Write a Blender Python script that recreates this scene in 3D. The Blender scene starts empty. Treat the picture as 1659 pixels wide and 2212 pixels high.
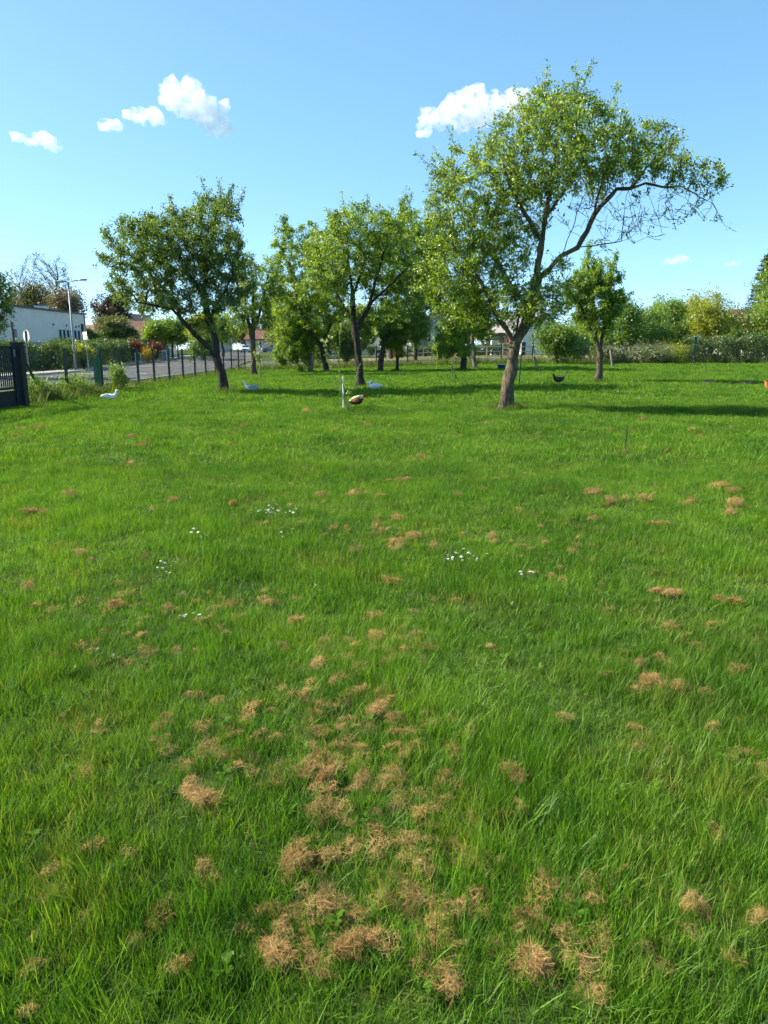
import bpy, bmesh, math, random
import numpy as np
from mathutils import Vector, Matrix, Quaternion

random.seed(7); RNG = np.random.default_rng(7)
scene = bpy.context.scene
COL = scene.collection
R = math.radians

# ---------------------------------------------------------------- camera, sky, sun, exposure
H_EYE = 1.6
FPX, CX, CY, HORIZON = 1600.0, 829.5, 1106.0, 755.0          # measured on the photograph scaled to 1659 x 2212
PITCH = math.atan((CY - HORIZON) / FPX)
cam_d = bpy.data.cameras.new('camera'); cam = bpy.data.objects.new('camera', cam_d); COL.objects.link(cam)
cam.location = (0, 0, H_EYE); cam.rotation_euler = (R(90) - PITCH, 0, 0)
cam_d.sensor_fit = 'HORIZONTAL'; cam_d.sensor_width = 36; cam_d.lens = 36 * FPX / 1659
cam_d.clip_start = 0.05; cam_d.clip_end = 20000
scene.camera = cam

SUN_EL, SUN_FWD = R(36), R(11)                                 # sun low on the left, a little ahead of the camera
S = Vector((-math.cos(SUN_EL) * math.cos(SUN_FWD), math.cos(SUN_EL) * math.sin(SUN_FWD), math.sin(SUN_EL)))
world = bpy.data.worlds.new('World'); scene.world = world; world.use_nodes = True
wn = world.node_tree; wn.nodes.clear()
sky = wn.nodes.new('ShaderNodeTexSky'); sky.sky_type = 'NISHITA'; sky.sun_disc = False
sky.sun_elevation = SUN_EL; sky.sun_rotation = math.atan2(S.x, S.y)
sky.altitude = 0; sky.air_density = 0.5; sky.dust_density = 0.3; sky.ozone_density = 6.0
gam = wn.nodes.new('ShaderNodeGamma'); gam.inputs['Gamma'].default_value = 0.6                     # phone-like compression of the sky's range
hsv = wn.nodes.new('ShaderNodeHueSaturation'); hsv.inputs['Hue'].default_value = 0.484; hsv.inputs['Saturation'].default_value = 1.2; hsv.inputs['Value'].default_value = 2.3
bg = wn.nodes.new('ShaderNodeBackground'); bg.inputs['Strength'].default_value = 0.1
wo = wn.nodes.new('ShaderNodeOutputWorld')
wn.links.new(sky.outputs[0], gam.inputs['Color']); wn.links.new(gam.outputs[0], hsv.inputs['Color']); wn.links.new(hsv.outputs[0], bg.inputs['Color']); wn.links.new(bg.outputs[0], wo.inputs['Surface'])
sun_d = bpy.data.lights.new('sun', 'SUN'); sun_d.energy = 5.0; sun_d.angle = R(0.6); sun_d.color = (1.0, 0.91, 0.74)
sun = bpy.data.objects.new('sun', sun_d); COL.objects.link(sun); sun.location = (-30, 10, 40)
sun.rotation_euler = S.to_track_quat('Z', 'Y').to_euler()
scene.view_settings.view_transform = 'Standard'; scene.view_settings.look = 'None'
scene.view_settings.exposure = 1.25; scene.view_settings.gamma = 1.0
scene.render.engine = 'CYCLES'
cy = scene.cycles
cy.max_bounces = 16; cy.diffuse_bounces = 4; cy.glossy_bounces = 2; cy.transmission_bounces = 6; cy.volume_bounces = 14; cy.transparent_max_bounces = 8
cy.use_adaptive_sampling = True; cy.adaptive_threshold = 0.035; cy.volume_step_rate = 0.35; cy.use_light_tree = False

# ---------------------------------------------------------------- geometry of the place
def sst(a, b, t):
    t = np.clip((np.asarray(t, float) - a) / (b - a), 0, 1); return t * t * (3 - 2 * t)
def g(x, y):
    """height of the ground"""
    x = np.asarray(x, float); y = np.asarray(y, float)
    z = 0.5 * sst(18, 60, y) * sst(-12, 14, x)
    z = z + 0.0105 * (np.clip(y, 57, 160) - 57)
    fade = sst(52, 40, y) * sst(-11, -9, x)
    z = z + fade * (0.018 * np.sin(x * 1.3 + 0.7 * y) + 0.014 * np.sin(1.9 * y - 0.8 * x + 1.3) + 0.010 * np.sin(3.1 * x + 2.3 * y))
    return z
def gz(x, y): return float(g(x, y))
def ray(u, v):
    a, b = (u - CX) / FPX, -(v - CY) / FPX
    return Vector((a, math.cos(PITCH) + b * math.sin(PITCH), -math.sin(PITCH) + b * math.cos(PITCH)))
def at(u, v, Y):
    d = ray(u, v); t = Y / d.y
    return Vector((d.x * t, Y, H_EYE + d.z * t))
def ground(u, v):
    d = ray(u, v); z = 0.0
    for _ in range(40):
        t = (z - H_EYE) / d.z; z2 = gz(d.x * t, d.y * t); z = 0.6 * z + 0.4 * z2
    return Vector((d.x * t, d.y * t, gz(d.x * t, d.y * t)))
def drop(x, y): return Vector((x, y, gz(x, y)))
_ph = RNG.uniform(0, 6.28, (5, 4)); _dr = RNG.uniform(0, 6.28, (5, 4))
def wob(x, y, s=1.0, k=0):
    """smooth noise, about -1..1"""
    x = np.asarray(x) / s; y = np.asarray(y) / s; o = 0
    for i in range(4):
        f = 1.0 + 0.83 * i
        o = o + np.sin(f * (x * np.cos(_dr[k, i]) + y * np.sin(_dr[k, i])) + _ph[k, i] + 1.3 * np.sin(0.7 * f * (y * np.cos(_dr[k, i]) - x * np.sin(_dr[k, i])))) / (1 + 0.35 * i)
    return o / 2.3

# ---------------------------------------------------------------- object helpers
def tag(o, label=None, cat=None, group=None, kind=None):
    if label: o['label'] = label
    if cat: o['category'] = cat
    if group: o['group'] = group
    if kind: o['kind'] = kind
    return o
def empty(name, loc, rz=0.0):
    o = bpy.data.objects.new(name, None); COL.objects.link(o); o.location = loc; o.rotation_euler = (0, 0, rz)
    o.empty_display_size = 0.2; return o
def link(name, me, m=None, parent=None, loc=None):
    o = bpy.data.objects.new(name, me); COL.objects.link(o)
    if m is not None:
        for k in (m if isinstance(m, (list, tuple)) else [m]): me.materials.append(k)
    if parent is not None: o.parent = parent
    if loc is not None: o.location = loc
    return o
def mesh_np(name, V, faces, smooth=False, attrs=None, mat_idx=None):
    """faces: list of integer arrays (n,3) or (n,4)"""
    me = bpy.data.meshes.new(name)
    V = np.asarray(V, np.float32); faces = [np.asarray(f, np.int32) for f in faces if len(f)]
    me.vertices.add(len(V)); me.vertices.foreach_set('co', V.ravel())
    loops = np.concatenate([f.ravel() for f in faces]); tot = np.concatenate([np.full(len(f), f.shape[1], np.int32) for f in faces])
    start = np.concatenate([[0], np.cumsum(tot)[:-1]]).astype(np.int32)
    me.loops.add(len(loops)); me.loops.foreach_set('vertex_index', loops)
    me.polygons.add(len(tot)); me.polygons.foreach_set('loop_start', start)
    me.polygons.foreach_set('use_smooth', np.full(len(tot), bool(smooth)))
    if mat_idx is not None: me.polygons.foreach_set('material_index', np.asarray(mat_idx, np.int32))
    for k, a in (attrs or {}).items():
        at_ = me.attributes.new(k, 'FLOAT', 'POINT'); at_.data.foreach_set('value', np.asarray(a, np.float32))
    me.update(calc_edges=True)
    return me
class MB:
    """collects boxes, tubes and polygons into one mesh"""
    def __init__(s): s.v = []; s.f = []
    def add(s, V, F):
        n = len(s.v); s.v += [tuple(p) for p in V]; s.f += [tuple(i + n for i in f) for f in F]; return s
    def box(s, c, d, rz=0.0, M=None):
        x, y, z = d[0] / 2, d[1] / 2, d[2] / 2
        P = [Vector((a * x, b * y, e * z)) for e in (-1, 1) for b in (-1, 1) for a in (-1, 1)]
        if M is not None: P = [M @ p for p in P]
        ca, sa = math.cos(rz), math.sin(rz)
        P = [(c[0] + p.x * ca - p.y * sa, c[1] + p.x * sa + p.y * ca, c[2] + p.z) for p in P]
        return s.add(P, [(0, 2, 3, 1), (4, 5, 7, 6), (0, 1, 5, 4), (2, 6, 7, 3), (0, 4, 6, 2), (1, 3, 7, 5)])
    def tube(s, pts, rad, k=8, cap=True):
        pts = [Vector(p) for p in pts]; n = len(pts)
        if not isinstance(rad, (list, tuple)): rad = [rad] * n
        V = []; F = []
        for i, p in enumerate(pts):
            t = (pts[min(i + 1, n - 1)] - pts[max(i - 1, 0)]).normalized()
            ref = Vector((0.05, 0.99, 0.11)) if abs(t.y) < 0.9 else Vector((1, 0, 0))
            a = t.cross(ref).normalized(); b = t.cross(a)
            for j in range(k):
                th = 2 * math.pi * j / k; V.append(p + (a * math.cos(th) + b * math.sin(th)) * rad[i])
        for i in range(n - 1):
            for j in range(k):
                j2 = (j + 1) % k; F.append((i * k + j, i * k + j2, (i + 1) * k + j2, (i + 1) * k + j))
        if cap: F += [tuple(range(k - 1, -1, -1)), tuple((n - 1) * k + j for j in range(k))]
        return s.add(V, F)
    def prism(s, poly, axis, a, b):
        """polygon of 2-D points extruded along axis 'x','y' or 'z' from a to b"""
        n = len(poly)
        def P(q, t): return {'x': (t, q[0], q[1]), 'y': (q[0], t, q[1]), 'z': (q[0], q[1], t)}[axis]
        V = [P(q, a) for q in poly] + [P(q, b) for q in poly]
        F = [tuple(range(n)), tuple(range(2 * n - 1, n - 1, -1))] + [(i, (i + 1) % n, n + (i + 1) % n, n + i) for i in range(n)]
        return s.add(V, F)
    def loft(s, secs, k=14):
        """secs: (x,y,z,half width,half height) along a path; rings stand across it"""
        n = len(secs); V = []; F = []
        P = [Vector(q[:3]) for q in secs]
        for i, q in enumerate(secs):
            t = (P[min(i + 1, n - 1)] - P[max(i - 1, 0)]).normalized()
            a = Vector((0, 0, 1)).cross(t)
            a = a.normalized() if a.length > 1e-3 else Vector((0, 1, 0))
            b = t.cross(a)
            for j in range(k):
                th = 2 * math.pi * j / k; V.append(P[i] + a * (q[3] * math.cos(th)) + b * (q[4] * math.sin(th)))
        for i in range(n - 1):
            for j in range(k):
                j2 = (j + 1) % k; F.append((i * k + j, i * k + j2, (i + 1) * k + j2, (i + 1) * k + j))
        F += [tuple(range(k - 1, -1, -1)), tuple((n - 1) * k + j for j in range(k))]
        return s.add(V, F)
    def mesh(s, name, smooth=False, bevel=0.0):
        me = bpy.data.meshes.new(name); me.from_pydata(s.v, [], s.f); me.update()
        bm = bmesh.new(); bm.from_mesh(me); bmesh.ops.recalc_face_normals(bm, faces=bm.faces)
        if bevel: bmesh.ops.bevel(bm, geom=list(bm.edges), offset=bevel, segments=2, affect='EDGES', clamp_overlap=True)
        if smooth:
            for f in bm.faces: f.smooth = True
        bm.to_mesh(me); bm.free(); return me
    def build(s, name, m, parent=None, smooth=False, bevel=0.0, loc=None):
        return link(name, s.mesh(name, smooth, bevel), m, parent, loc)
def copy_tree(o, parent=None):
    c = o.copy(); COL.objects.link(c); c.parent = parent
    for ch in list(o.children): copy_tree(ch, c)
    return c

# ---------------------------------------------------------------- materials
class NT:
    def __init__(s, name):
        s.m = bpy.data.materials.new(name); s.m.use_nodes = True; s.t = s.m.node_tree; s.t.nodes.clear()
        s.out = s.t.nodes.new('ShaderNodeOutputMaterial')
    def n(s, typ, **kw):
        nd = s.t.nodes.new('ShaderNode' + typ)
        for k, v in kw.items():
            if hasattr(nd, k): setattr(nd, k, v)
            else: s.set(nd, k, v)
        return nd
    def set(s, nd, k, v):
        k2 = k.replace('_', ' ')
        sock = nd.inputs[k] if k in nd.inputs else nd.inputs[k2]
        if hasattr(v, 'is_output') or isinstance(v, bpy.types.NodeSocket): s.t.links.new(v, sock)
        else: sock.default_value = v
    def lk(s, a, b): s.t.links.new(a, b)
    def pos(s): return s.n('NewGeometry').outputs['Position']
    def obj(s): return s.n('TexCoord').outputs['Object']
    def noise(s, vec, scale, detail=4, rough=0.6):
        nd = s.n('TexNoise'); s.lk(vec, nd.inputs['Vector']); nd.inputs['Scale'].default_value = scale
        nd.inputs['Detail'].default_value = detail; nd.inputs['Roughness'].default_value = rough; return nd.outputs['Fac']
    def ramp(s, fac, stops):
        nd = s.n('ValToRGB'); e = nd.color_ramp.elements
        while len(e) < len(stops): e.new(0.5)
        for i, (p, c) in enumerate(stops): e[i].position = p; e[i].color = (*c, 1)
        s.lk(fac, nd.inputs['Fac']); return nd.outputs['Color']
    def mix(s, fac, a, b, blend='MIX'):
        nd = s.n('MixRGB', blend_type=blend)
        for k, v in (('Fac', fac), ('Color1', a), ('Color2', b)):
            if isinstance(v, bpy.types.NodeSocket): s.lk(v, nd.inputs[k])
            else: nd.inputs[k].default_value = v if k == 'Fac' else (*v, 1)
        return nd.outputs['Color']
    def math(s, op, a, b=0.0):
        nd = s.n('Math', operation=op)
        for i, v in enumerate((a, b)):
            if isinstance(v, bpy.types.NodeSocket): s.lk(v, nd.inputs[i])
            else: nd.inputs[i].default_value = v
        return nd.outputs[0]
    def principled(s, color, rough=0.7, metal=0.0, spec=0.4, bump=None, bump_str=0.3, bump_dist=0.01):
        p = s.n('BsdfPrincipled')
        if isinstance(color, bpy.types.NodeSocket): s.lk(color, p.inputs['Base Color'])
        else: p.inputs['Base Color'].default_value = (*color, 1)
        if isinstance(rough, bpy.types.NodeSocket): s.lk(rough, p.inputs['Roughness'])
        else: p.inputs['Roughness'].default_value = rough
        p.inputs['Metallic'].default_value = metal; p.inputs['Specular IOR Level'].default_value = spec
        if bump is not None:
            b = s.n('Bump'); b.inputs['Strength'].default_value = bump_str; b.inputs['Distance'].default_value = bump_dist
            s.lk(bump, b.inputs['Height']); s.lk(b.outputs[0], p.inputs['Normal'])
        s.lk(p.outputs[0], s.out.inputs['Surface']); return p
def plain(name, col, rough=0.6, metal=0.0, var=0.15, scale=6.0, spec=0.4, bump=0.0):
    t = NT(name); n = t.noise(t.obj(), scale, 5)
    lo = tuple(c * (1 - var) for c in col); hi = tuple(min(1, c * (1 + var)) for c in col)
    t.principled(t.ramp(n, [(0.3, lo), (0.7, hi)]), rough, metal, spec, bump=n if bump else None, bump_str=bump)
    return t.m
def leafmat(name, dark, mid, light, trans=0.38, gloss=0.06):
    t = NT(name)
    a = t.n('Attribute', attribute_name='tint').outputs['Fac']
    c = t.ramp(a, [(0.0, dark), (0.5, mid), (1.0, light)])
    d = t.n('BsdfDiffuse'); t.lk(c, d.inputs['Color'])
    tr = t.n('BsdfTranslucent'); t.lk(t.mix(1.0, c, (1.75, 1.5, 0.5), 'MULTIPLY'), tr.inputs['Color'])
    m1 = t.n('MixShader'); m1.inputs[0].default_value = trans; t.lk(d.outputs[0], m1.inputs[1]); t.lk(tr.outputs[0], m1.inputs[2])
    gl = t.n('BsdfGlossy'); gl.inputs['Roughness'].default_value = 0.42; gl.inputs['Color'].default_value = (0.9, 0.95, 1, 1)
    m2 = t.n('MixShader'); m2.inputs[0].default_value = gloss; t.lk(m1.outputs[0], m2.inputs[1]); t.lk(gl.outputs[0], m2.inputs[2])
    t.lk(m2.outputs[0], t.out.inputs['Surface']); return t.m
def barkmat(name, dark, light, lichen=None):
    t = NT(name); o = t.obj()
    mp = t.n('Mapping'); mp.inputs['Scale'].default_value = (1, 1, 0.25); t.lk(o, mp.inputs['Vector'])
    n = t.noise(mp.outputs[0], 18, 8, 0.75); n2 = t.noise(o, 3.0, 3)
    c = t.ramp(n, [(0.40, dark), (0.60, light)])
    if lichen: c = t.mix(t.ramp(n2, [(0.50, (0, 0, 0)), (0.68, (0.75, 0.75, 0.75))]), c, lichen)
    t.principled(c, 0.9, spec=0.15, bump=n, bump_str=1.0, bump_dist=0.06); return t.m

M = {}
M['leaf_bright'] = leafmat('leaf_bright', (0.08, 0.165, 0.014), (0.165, 0.29, 0.02), (0.3, 0.39, 0.04), 0.58)
M['leaf_dark'] = leafmat('leaf_dark', (0.05, 0.105, 0.022), (0.105, 0.195, 0.03), (0.2, 0.285, 0.04), 0.52)
M['leaf_mid'] = leafmat('leaf_mid', (0.066, 0.138, 0.017), (0.135, 0.25, 0.023), (0.245, 0.34, 0.04), 0.54)
M['leaf_yellow'] = leafmat('leaf_yellow', (0.13, 0.2, 0.016), (0.26, 0.32, 0.02), (0.38, 0.41, 0.03), 0.5)
M['leaf_olive'] = leafmat('leaf_olive', (0.075, 0.1, 0.028), (0.15, 0.18, 0.048), (0.24, 0.26, 0.08), 0.38)
M['leaf_brown'] = leafmat('leaf_brown', (0.09, 0.08, 0.05), (0.16, 0.14, 0.09), (0.22, 0.2, 0.13), 0.3)
M['leaf_purple'] = leafmat('leaf_purple', (0.045, 0.035, 0.024), (0.08, 0.062, 0.042), (0.12, 0.1, 0.06), 0.25)
M['leaf_red'] = leafmat('leaf_red', (0.06, 0.025, 0.015), (0.14, 0.034, 0.02), (0.26, 0.065, 0.03), 0.3)
M['leaf_broom'] = leafmat('leaf_broom', (0.25, 0.20, 0.01), (0.55, 0.42, 0.015), (0.75, 0.6, 0.03), 0.3)
M['leaf_hedge'] = leafmat('leaf_hedge', (0.032, 0.075, 0.016), (0.07, 0.14, 0.022), (0.17, 0.22, 0.035), 0.34)
M['leaf_low'] = leafmat('leaf_low', (0.040, 0.100, 0.012), (0.080, 0.175, 0.016), (0.14, 0.24, 0.03), 0.4, 0.01)
M['needle'] = leafmat('needle', (0.022, 0.036, 0.040), (0.045, 0.068, 0.075), (0.075, 0.11, 0.12), 0.12)
M['leaf_grey'] = leafmat('leaf_grey', (0.07, 0.10, 0.045), (0.14, 0.18, 0.08), (0.23, 0.27, 0.12), 0.35)
M['bark'] = barkmat('bark', (0.035, 0.028, 0.022), (0.14, 0.115, 0.085), (0.19, 0.15, 0.05))
M['bark_pale'] = barkmat('bark_pale', (0.040, 0.032, 0.026), (0.215, 0.165, 0.115), (0.20, 0.16, 0.08))
M['bark_dark'] = barkmat('bark_dark', (0.022, 0.018, 0.016), (0.085, 0.068, 0.055))
M['bark_grey'] = barkmat('bark_grey', (0.10, 0.09, 0.08), (0.26, 0.23, 0.20))
M['stem_green'] = plain('stem_green', (0.10, 0.16, 0.04), 0.7, var=0.3)
M['metal_green'] = plain('metal_green', (0.007, 0.034, 0.026), 0.5, var=0.2, spec=0.5)
M['post_green'] = plain('post_green', (0.02, 0.115, 0.06), 0.5, var=0.2)
M['gate_paint'] = plain('gate_paint', (0.005, 0.014, 0.021), 0.5, var=0.2, spec=0.3)
M['galv'] = plain('galv', (0.20, 0.23, 0.26), 0.5, 0.3, var=0.12)
M['white_paint'] = plain('white_paint', (0.78, 0.78, 0.76), 0.55, var=0.05)
M['white_plastic'] = plain('white_plastic', (0.74, 0.76, 0.78), 0.4, var=0.06)
M['concrete'] = plain('concrete', (0.42, 0.40, 0.36), 0.9, var=0.2, scale=9, bump=0.2)
M['render_beige'] = plain('render_beige', (0.82, 0.72, 0.62), 0.95, var=0.06, scale=1.2)
M['render_white'] = plain('render_white', (0.76, 0.72, 0.65), 0.95, var=0.06, scale=1.5)
M['render_grey'] = plain('render_grey', (0.42, 0.40, 0.37), 0.95, var=0.10, scale=1.0)
M['dark_trim'] = plain('dark_trim', (0.03, 0.03, 0.035), 0.5)
M['glass_dark'] = plain('glass_dark', (0.02, 0.025, 0.035), 0.08, spec=0.9, var=0.1)
M['frame_blue'] = plain('frame_blue', (0.10, 0.18, 0.36), 0.5)
M['shutter_red'] = plain('shutter_red', (0.42, 0.055, 0.045), 0.6)
M['gate_rust'] = plain('gate_rust', (0.46, 0.13, 0.055), 0.7, var=0.25)
M['straw_stick'] = plain('straw_stick', (0.20, 0.15, 0.09), 0.9, var=0.3, scale=30)
M['blue_plastic'] = plain('blue_plastic', (0.02, 0.07, 0.24), 0.4, var=0.15)
M['whitewash'] = plain('whitewash', (0.62, 0.58, 0.52), 0.95, var=0.25, scale=14)
def tilemat(name, a, b):
    t = NT(name); o = t.obj()
    w = t.n('TexWave', wave_type='BANDS', bands_direction='X'); w.inputs['Scale'].default_value = 1.6; t.lk(o, w.inputs['Vector'])
    n = t.noise(o, 3.5, 6, 0.7)
    t.principled(t.ramp(n, [(0.3, a), (0.7, b)]), 0.85, spec=0.2, bump=w.outputs['Fac'], bump_str=0.6, bump_dist=0.05); return t.m
M['tile_brown'] = tilemat('tile_brown', (0.115, 0.060, 0.048), (0.20, 0.10, 0.075))
M['tile_orange'] = tilemat('tile_orange', (0.20, 0.115, 0.08), (0.30, 0.18, 0.12))
M['tile_grey'] = tilemat('tile_grey', (0.20, 0.19, 0.185), (0.30, 0.28, 0.26))

def asphalt():
    t = NT('asphalt'); p = t.pos(); n = t.noise(p, 0.35, 4); f = t.noise(p, 60, 2)
    c = t.ramp(n, [(0.3, (0.085, 0.083, 0.082)), (0.7, (0.125, 0.122, 0.12))])
    c = t.mix(0.35, c, t.ramp(f, [(0.35, (0.04, 0.04, 0.04)), (0.65, (0.20, 0.195, 0.19))]))
    t.principled(c, 0.85, spec=0.25, bump=f, bump_str=0.3, bump_dist=0.01); return t.m
M['asphalt'] = asphalt()
def soil(name, stops, scale):
    t = NT(name); p = t.pos(); n = t.noise(p, scale, 8, 0.7); n2 = t.noise(p, 0.11, 3)
    c = t.ramp(n, stops); c = t.mix(t.ramp(n2, [(0.4, (0, 0, 0)), (0.65, (0.5, 0.5, 0.5))]), c, (0.10, 0.12, 0.03))
    t.principled(c, 1.0, spec=0.1, bump=n, bump_str=0.8, bump_dist=0.03); return t.m
M['ground'] = soil('ground', [(0.3, (0.030, 0.042, 0.012)), (0.55, (0.050, 0.085, 0.016)), (0.75, (0.095, 0.095, 0.035))], 9.0)
M['verge'] = soil('verge', [(0.3, (0.13, 0.12, 0.05)), (0.5, (0.26, 0.21, 0.10)), (0.7, (0.33, 0.26, 0.14))], 3.0)
M['earth'] = soil('earth', [(0.3, (0.18, 0.11, 0.06)), (0.5, (0.30, 0.20, 0.12)), (0.7, (0.40, 0.29, 0.18))], 7.0)
M['paving'] = plain('paving', (0.36, 0.34, 0.31), 0.9, var=0.15, scale=2.0)

def grassmat(name, c0, c1, c2, dry, dryamt=0.5, trans=0.45):
    t = NT(name); p = t.pos()
    big = t.noise(p, 0.45, 3); mid = t.noise(p, 2.6, 4)
    rnd = t.n('ObjectInfo').outputs['Random']
    bl = t.n('Attribute', attribute_name='tint').outputs['Fac']
    k = t.math('SUBTRACT', t.math('ADD', t.math('MULTIPLY', big, 0.75), t.math('MULTIPLY', mid, 0.65)), 0.2)
    k = t.math('ADD', k, t.math('MULTIPLY', t.math('SUBTRACT', rnd, 0.5), 0.30))
    k = t.math('ADD', k, t.math('MULTIPLY', t.math('SUBTRACT', bl, 0.5), 0.35))
    c = t.ramp(k, [(0.26, c0), (0.5, c1), (0.76, c2)])
    dm = t.noise(p, 1.25, 6, 0.75)
    dmask = t.math('MULTIPLY', t.ramp(dm, [(0.50, (0, 0, 0)), (0.66, (1, 1, 1))]), t.ramp(bl, [(0.62, (0, 0, 0)), (0.72, (1, 1, 1))]))
    c = t.mix(t.math('MULTIPLY', dmask, dryamt), c, dry)
    d = t.n('BsdfDiffuse'); t.lk(c, d.inputs['Color'])
    tr = t.n('BsdfTranslucent'); t.lk(t.mix(1.0, c, (1.35, 1.3, 0.5), 'MULTIPLY'), tr.inputs['Color'])
    m1 = t.n('MixShader'); m1.inputs[0].default_value = trans; t.lk(d.outputs[0], m1.inputs[1]); t.lk(tr.outputs[0], m1.inputs[2])
    gl = t.n('BsdfGlossy'); gl.inputs['Roughness'].default_value = 0.5
    m2 = t.n('MixShader'); m2.inputs[0].default_value = 0.018; t.lk(m1.outputs[0], m2.inputs[1]); t.lk(gl.outputs[0], m2.inputs[2])
    t.lk(m2.outputs[0], t.out.inputs['Surface']); return t.m
M['grass'] = grassmat('grass', (0.036, 0.108, 0.008), (0.092, 0.226, 0.013), (0.180, 0.325, 0.024), (0.36, 0.23, 0.09), 0.65)
M['weed'] = grassmat('weed', (0.045, 0.095, 0.022), (0.10, 0.165, 0.035), (0.19, 0.24, 0.06), (0.42, 0.34, 0.16), 0.8)
def strawmat():
    t = NT('straw'); rnd = t.n('ObjectInfo').outputs['Random']; bl = t.n('Attribute', attribute_name='tint').outputs['Fac']
    k = t.math('ADD', t.math('MULTIPLY', bl, 0.75), t.math('MULTIPLY', rnd, 0.25))
    c = t.ramp(k, [(0.0, (0.18, 0.095, 0.034)), (0.5, (0.42, 0.265, 0.105)), (1.0, (0.68, 0.49, 0.23))])
    d = t.n('BsdfDiffuse'); t.lk(c, d.inputs['Color']); tr = t.n('BsdfTranslucent'); t.lk(c, tr.inputs['Color'])
    m1 = t.n('MixShader'); m1.inputs[0].default_value = 0.2; t.lk(d.outputs[0], m1.inputs[1]); t.lk(tr.outputs[0], m1.inputs[2])
    t.lk(m1.outputs[0], t.out.inputs['Surface']); return t.m
M['straw'] = strawmat()

# ---------------------------------------------------------------- ground, streets, verges
def grid(xs, ys, dz=0.0):
    X, Y = np.meshgrid(xs, ys); V = np.stack([X, Y, g(X, Y) + dz], -1).reshape(-1, 3)
    nx, ny = len(xs), len(ys); i = (np.arange(ny - 1)[:, None] * nx + np.arange(nx - 1)[None, :]).ravel()
    return V, np.stack([i, i + 1, i + nx + 1, i + nx], 1)
gx = np.concatenate([[-6000, -2500, -1000, -400, -200, -120, -80], np.arange(-60, -14, 2.0), np.arange(-14, 20, 0.5), np.arange(20, 60, 2.0), [60, 80, 120, 200, 400, 1000, 2500, 6000]])
gy = np.concatenate([[-400, -60, -15], np.arange(-5, 60, 0.5), np.arange(60, 164, 2.0), [170, 200, 260, 400, 800, 2000, 6000, 9000]])
V, F = grid(gx, gy)
tag(link('ground', mesh_np('ground', V, [F], True), M['ground']), kind='structure')

def strip(name, left, right, mat, dz, n=60, m=6):
    """sheet between two polylines, draped over the ground"""
    def samp(pl, t):
        pl = np.array(pl, float); s = np.concatenate([[0], np.cumsum(np.hypot(*np.diff(pl, axis=0).T))]); s /= s[-1]
        return np.stack([np.interp(t, s, pl[:, 0]), np.interp(t, s, pl[:, 1])], -1)
    t = np.linspace(0, 1, n); A = samp(left, t); B = samp(right, t); w = np.linspace(0, 1, m)
    P = A[:, None] * (1 - w[None, :, None]) + B[:, None] * w[None, :, None]
    V = np.concatenate([P, (g(P[..., 0], P[..., 1]) + dz)[..., None]], -1).reshape(-1, 3)
    i = (np.arange(n - 1)[:, None] * m + np.arange(m - 1)[None, :]).ravel()
    return tag(link(name, mesh_np(name, V, [np.stack([i, i + 1, i + m + 1, i + m], 1)], True), M[mat]), kind='structure')
strip('verge', [(-12.2, 10), (-12.2, 62), (-10, 64.5), (60, 64.5)], [(-10.9, 10), (-10.9, 56), (-9.5, 59.2), (60, 59.2)], 'verge', 0.03, 90)
strip('road', [(-21.5, 5), (-21.5, 52), (-23.5, 66), (-31.5, 150), (-40, 240)], [(-12.4, 5), (-12.4, 58), (-14.5, 80), (-24.5, 150), (-33, 240)], 'asphalt', 0.05, 120)
strip('side_road', [(-13.5, 84), (-8, 79), (10, 79), (70, 79)], [(-13.0, 62.5), (-10, 65), (10, 65), (70, 65)], 'asphalt', 0.058, 80)
strip('pavement', [(-23.5, 5), (-23.5, 53), (-25.5, 67), (-33.5, 150)], [(-21.6, 5), (-21.6, 52), (-23.6, 66), (-31.6, 150)], 'paving', 0.14, 90)
strip('dry_verge', [(-24.3, 58), (-26.5, 74), (-28, 92)], [(-23.55, 58), (-24.6, 74), (-26.8, 92)], 'verge', 0.16, 30)
strip('far_verge', [(-12, 92), (10, 92), (70, 92)], [(-12, 79.3), (10, 79.3), (70, 79.3)], 'verge', 0.04, 60)
strip('island_verge', [(-19.0, 92), (-16.5, 84)], [(-16.5, 92), (-14.2, 84)], 'verge', 0.09, 10)
def kerb(pl, name):
    mb = MB()
    for (a, b) in zip(pl[:-1], pl[1:]):
        n = max(1, int(math.dist(a, b) / 4))
        for i in range(n):
            p0 = [a[k] + (b[k] - a[k]) * i / n for k in (0, 1)]; p1 = [a[k] + (b[k] - a[k]) * (i + 1) / n for k in (0, 1)]
            c = [(p0[k] + p1[k]) / 2 for k in (0, 1)]; L = math.dist(p0, p1)
            mb.box((c[0], c[1], gz(*c) + 0.09), (L - 0.02, 0.14, 0.14), math.atan2(p1[1] - p0[1], p1[0] - p0[0]))
    tag(mb.build(name, M['concrete']), kind='structure')
kerb([(-21.52, 5), (-21.52, 52), (-23.52, 66), (-31.5, 148)], 'kerb')
kerb([(-12.3, 12), (-12.3, 60)], 'kerb')
mk = MB()
def dash(x0, y0, x1, y1, w):
    n = max(1, int(math.dist((x0, y0), (x1, y1)) / 2.0)); a = math.atan2(y1 - y0, x1 - x0)
    for i in range(n):
        p = [(x0 + (x1 - x0) * (i + j) / n, y0 + (y1 - y0) * (i + j) / n) for j in (0, 1)]
        nx, ny = -math.sin(a) * w / 2, math.cos(a) * w / 2
        mk.add([(p[0][0] - nx, p[0][1] - ny, gz(*p[0]) + 0.066), (p[1][0] - nx, p[1][1] - ny, gz(*p[1]) + 0.066), (p[1][0] + nx, p[1][1] + ny, gz(*p[1]) + 0.066), (p[0][0] + nx, p[0][1] + ny, gz(*p[0]) + 0.066)], [(0, 1, 2, 3)])
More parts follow.
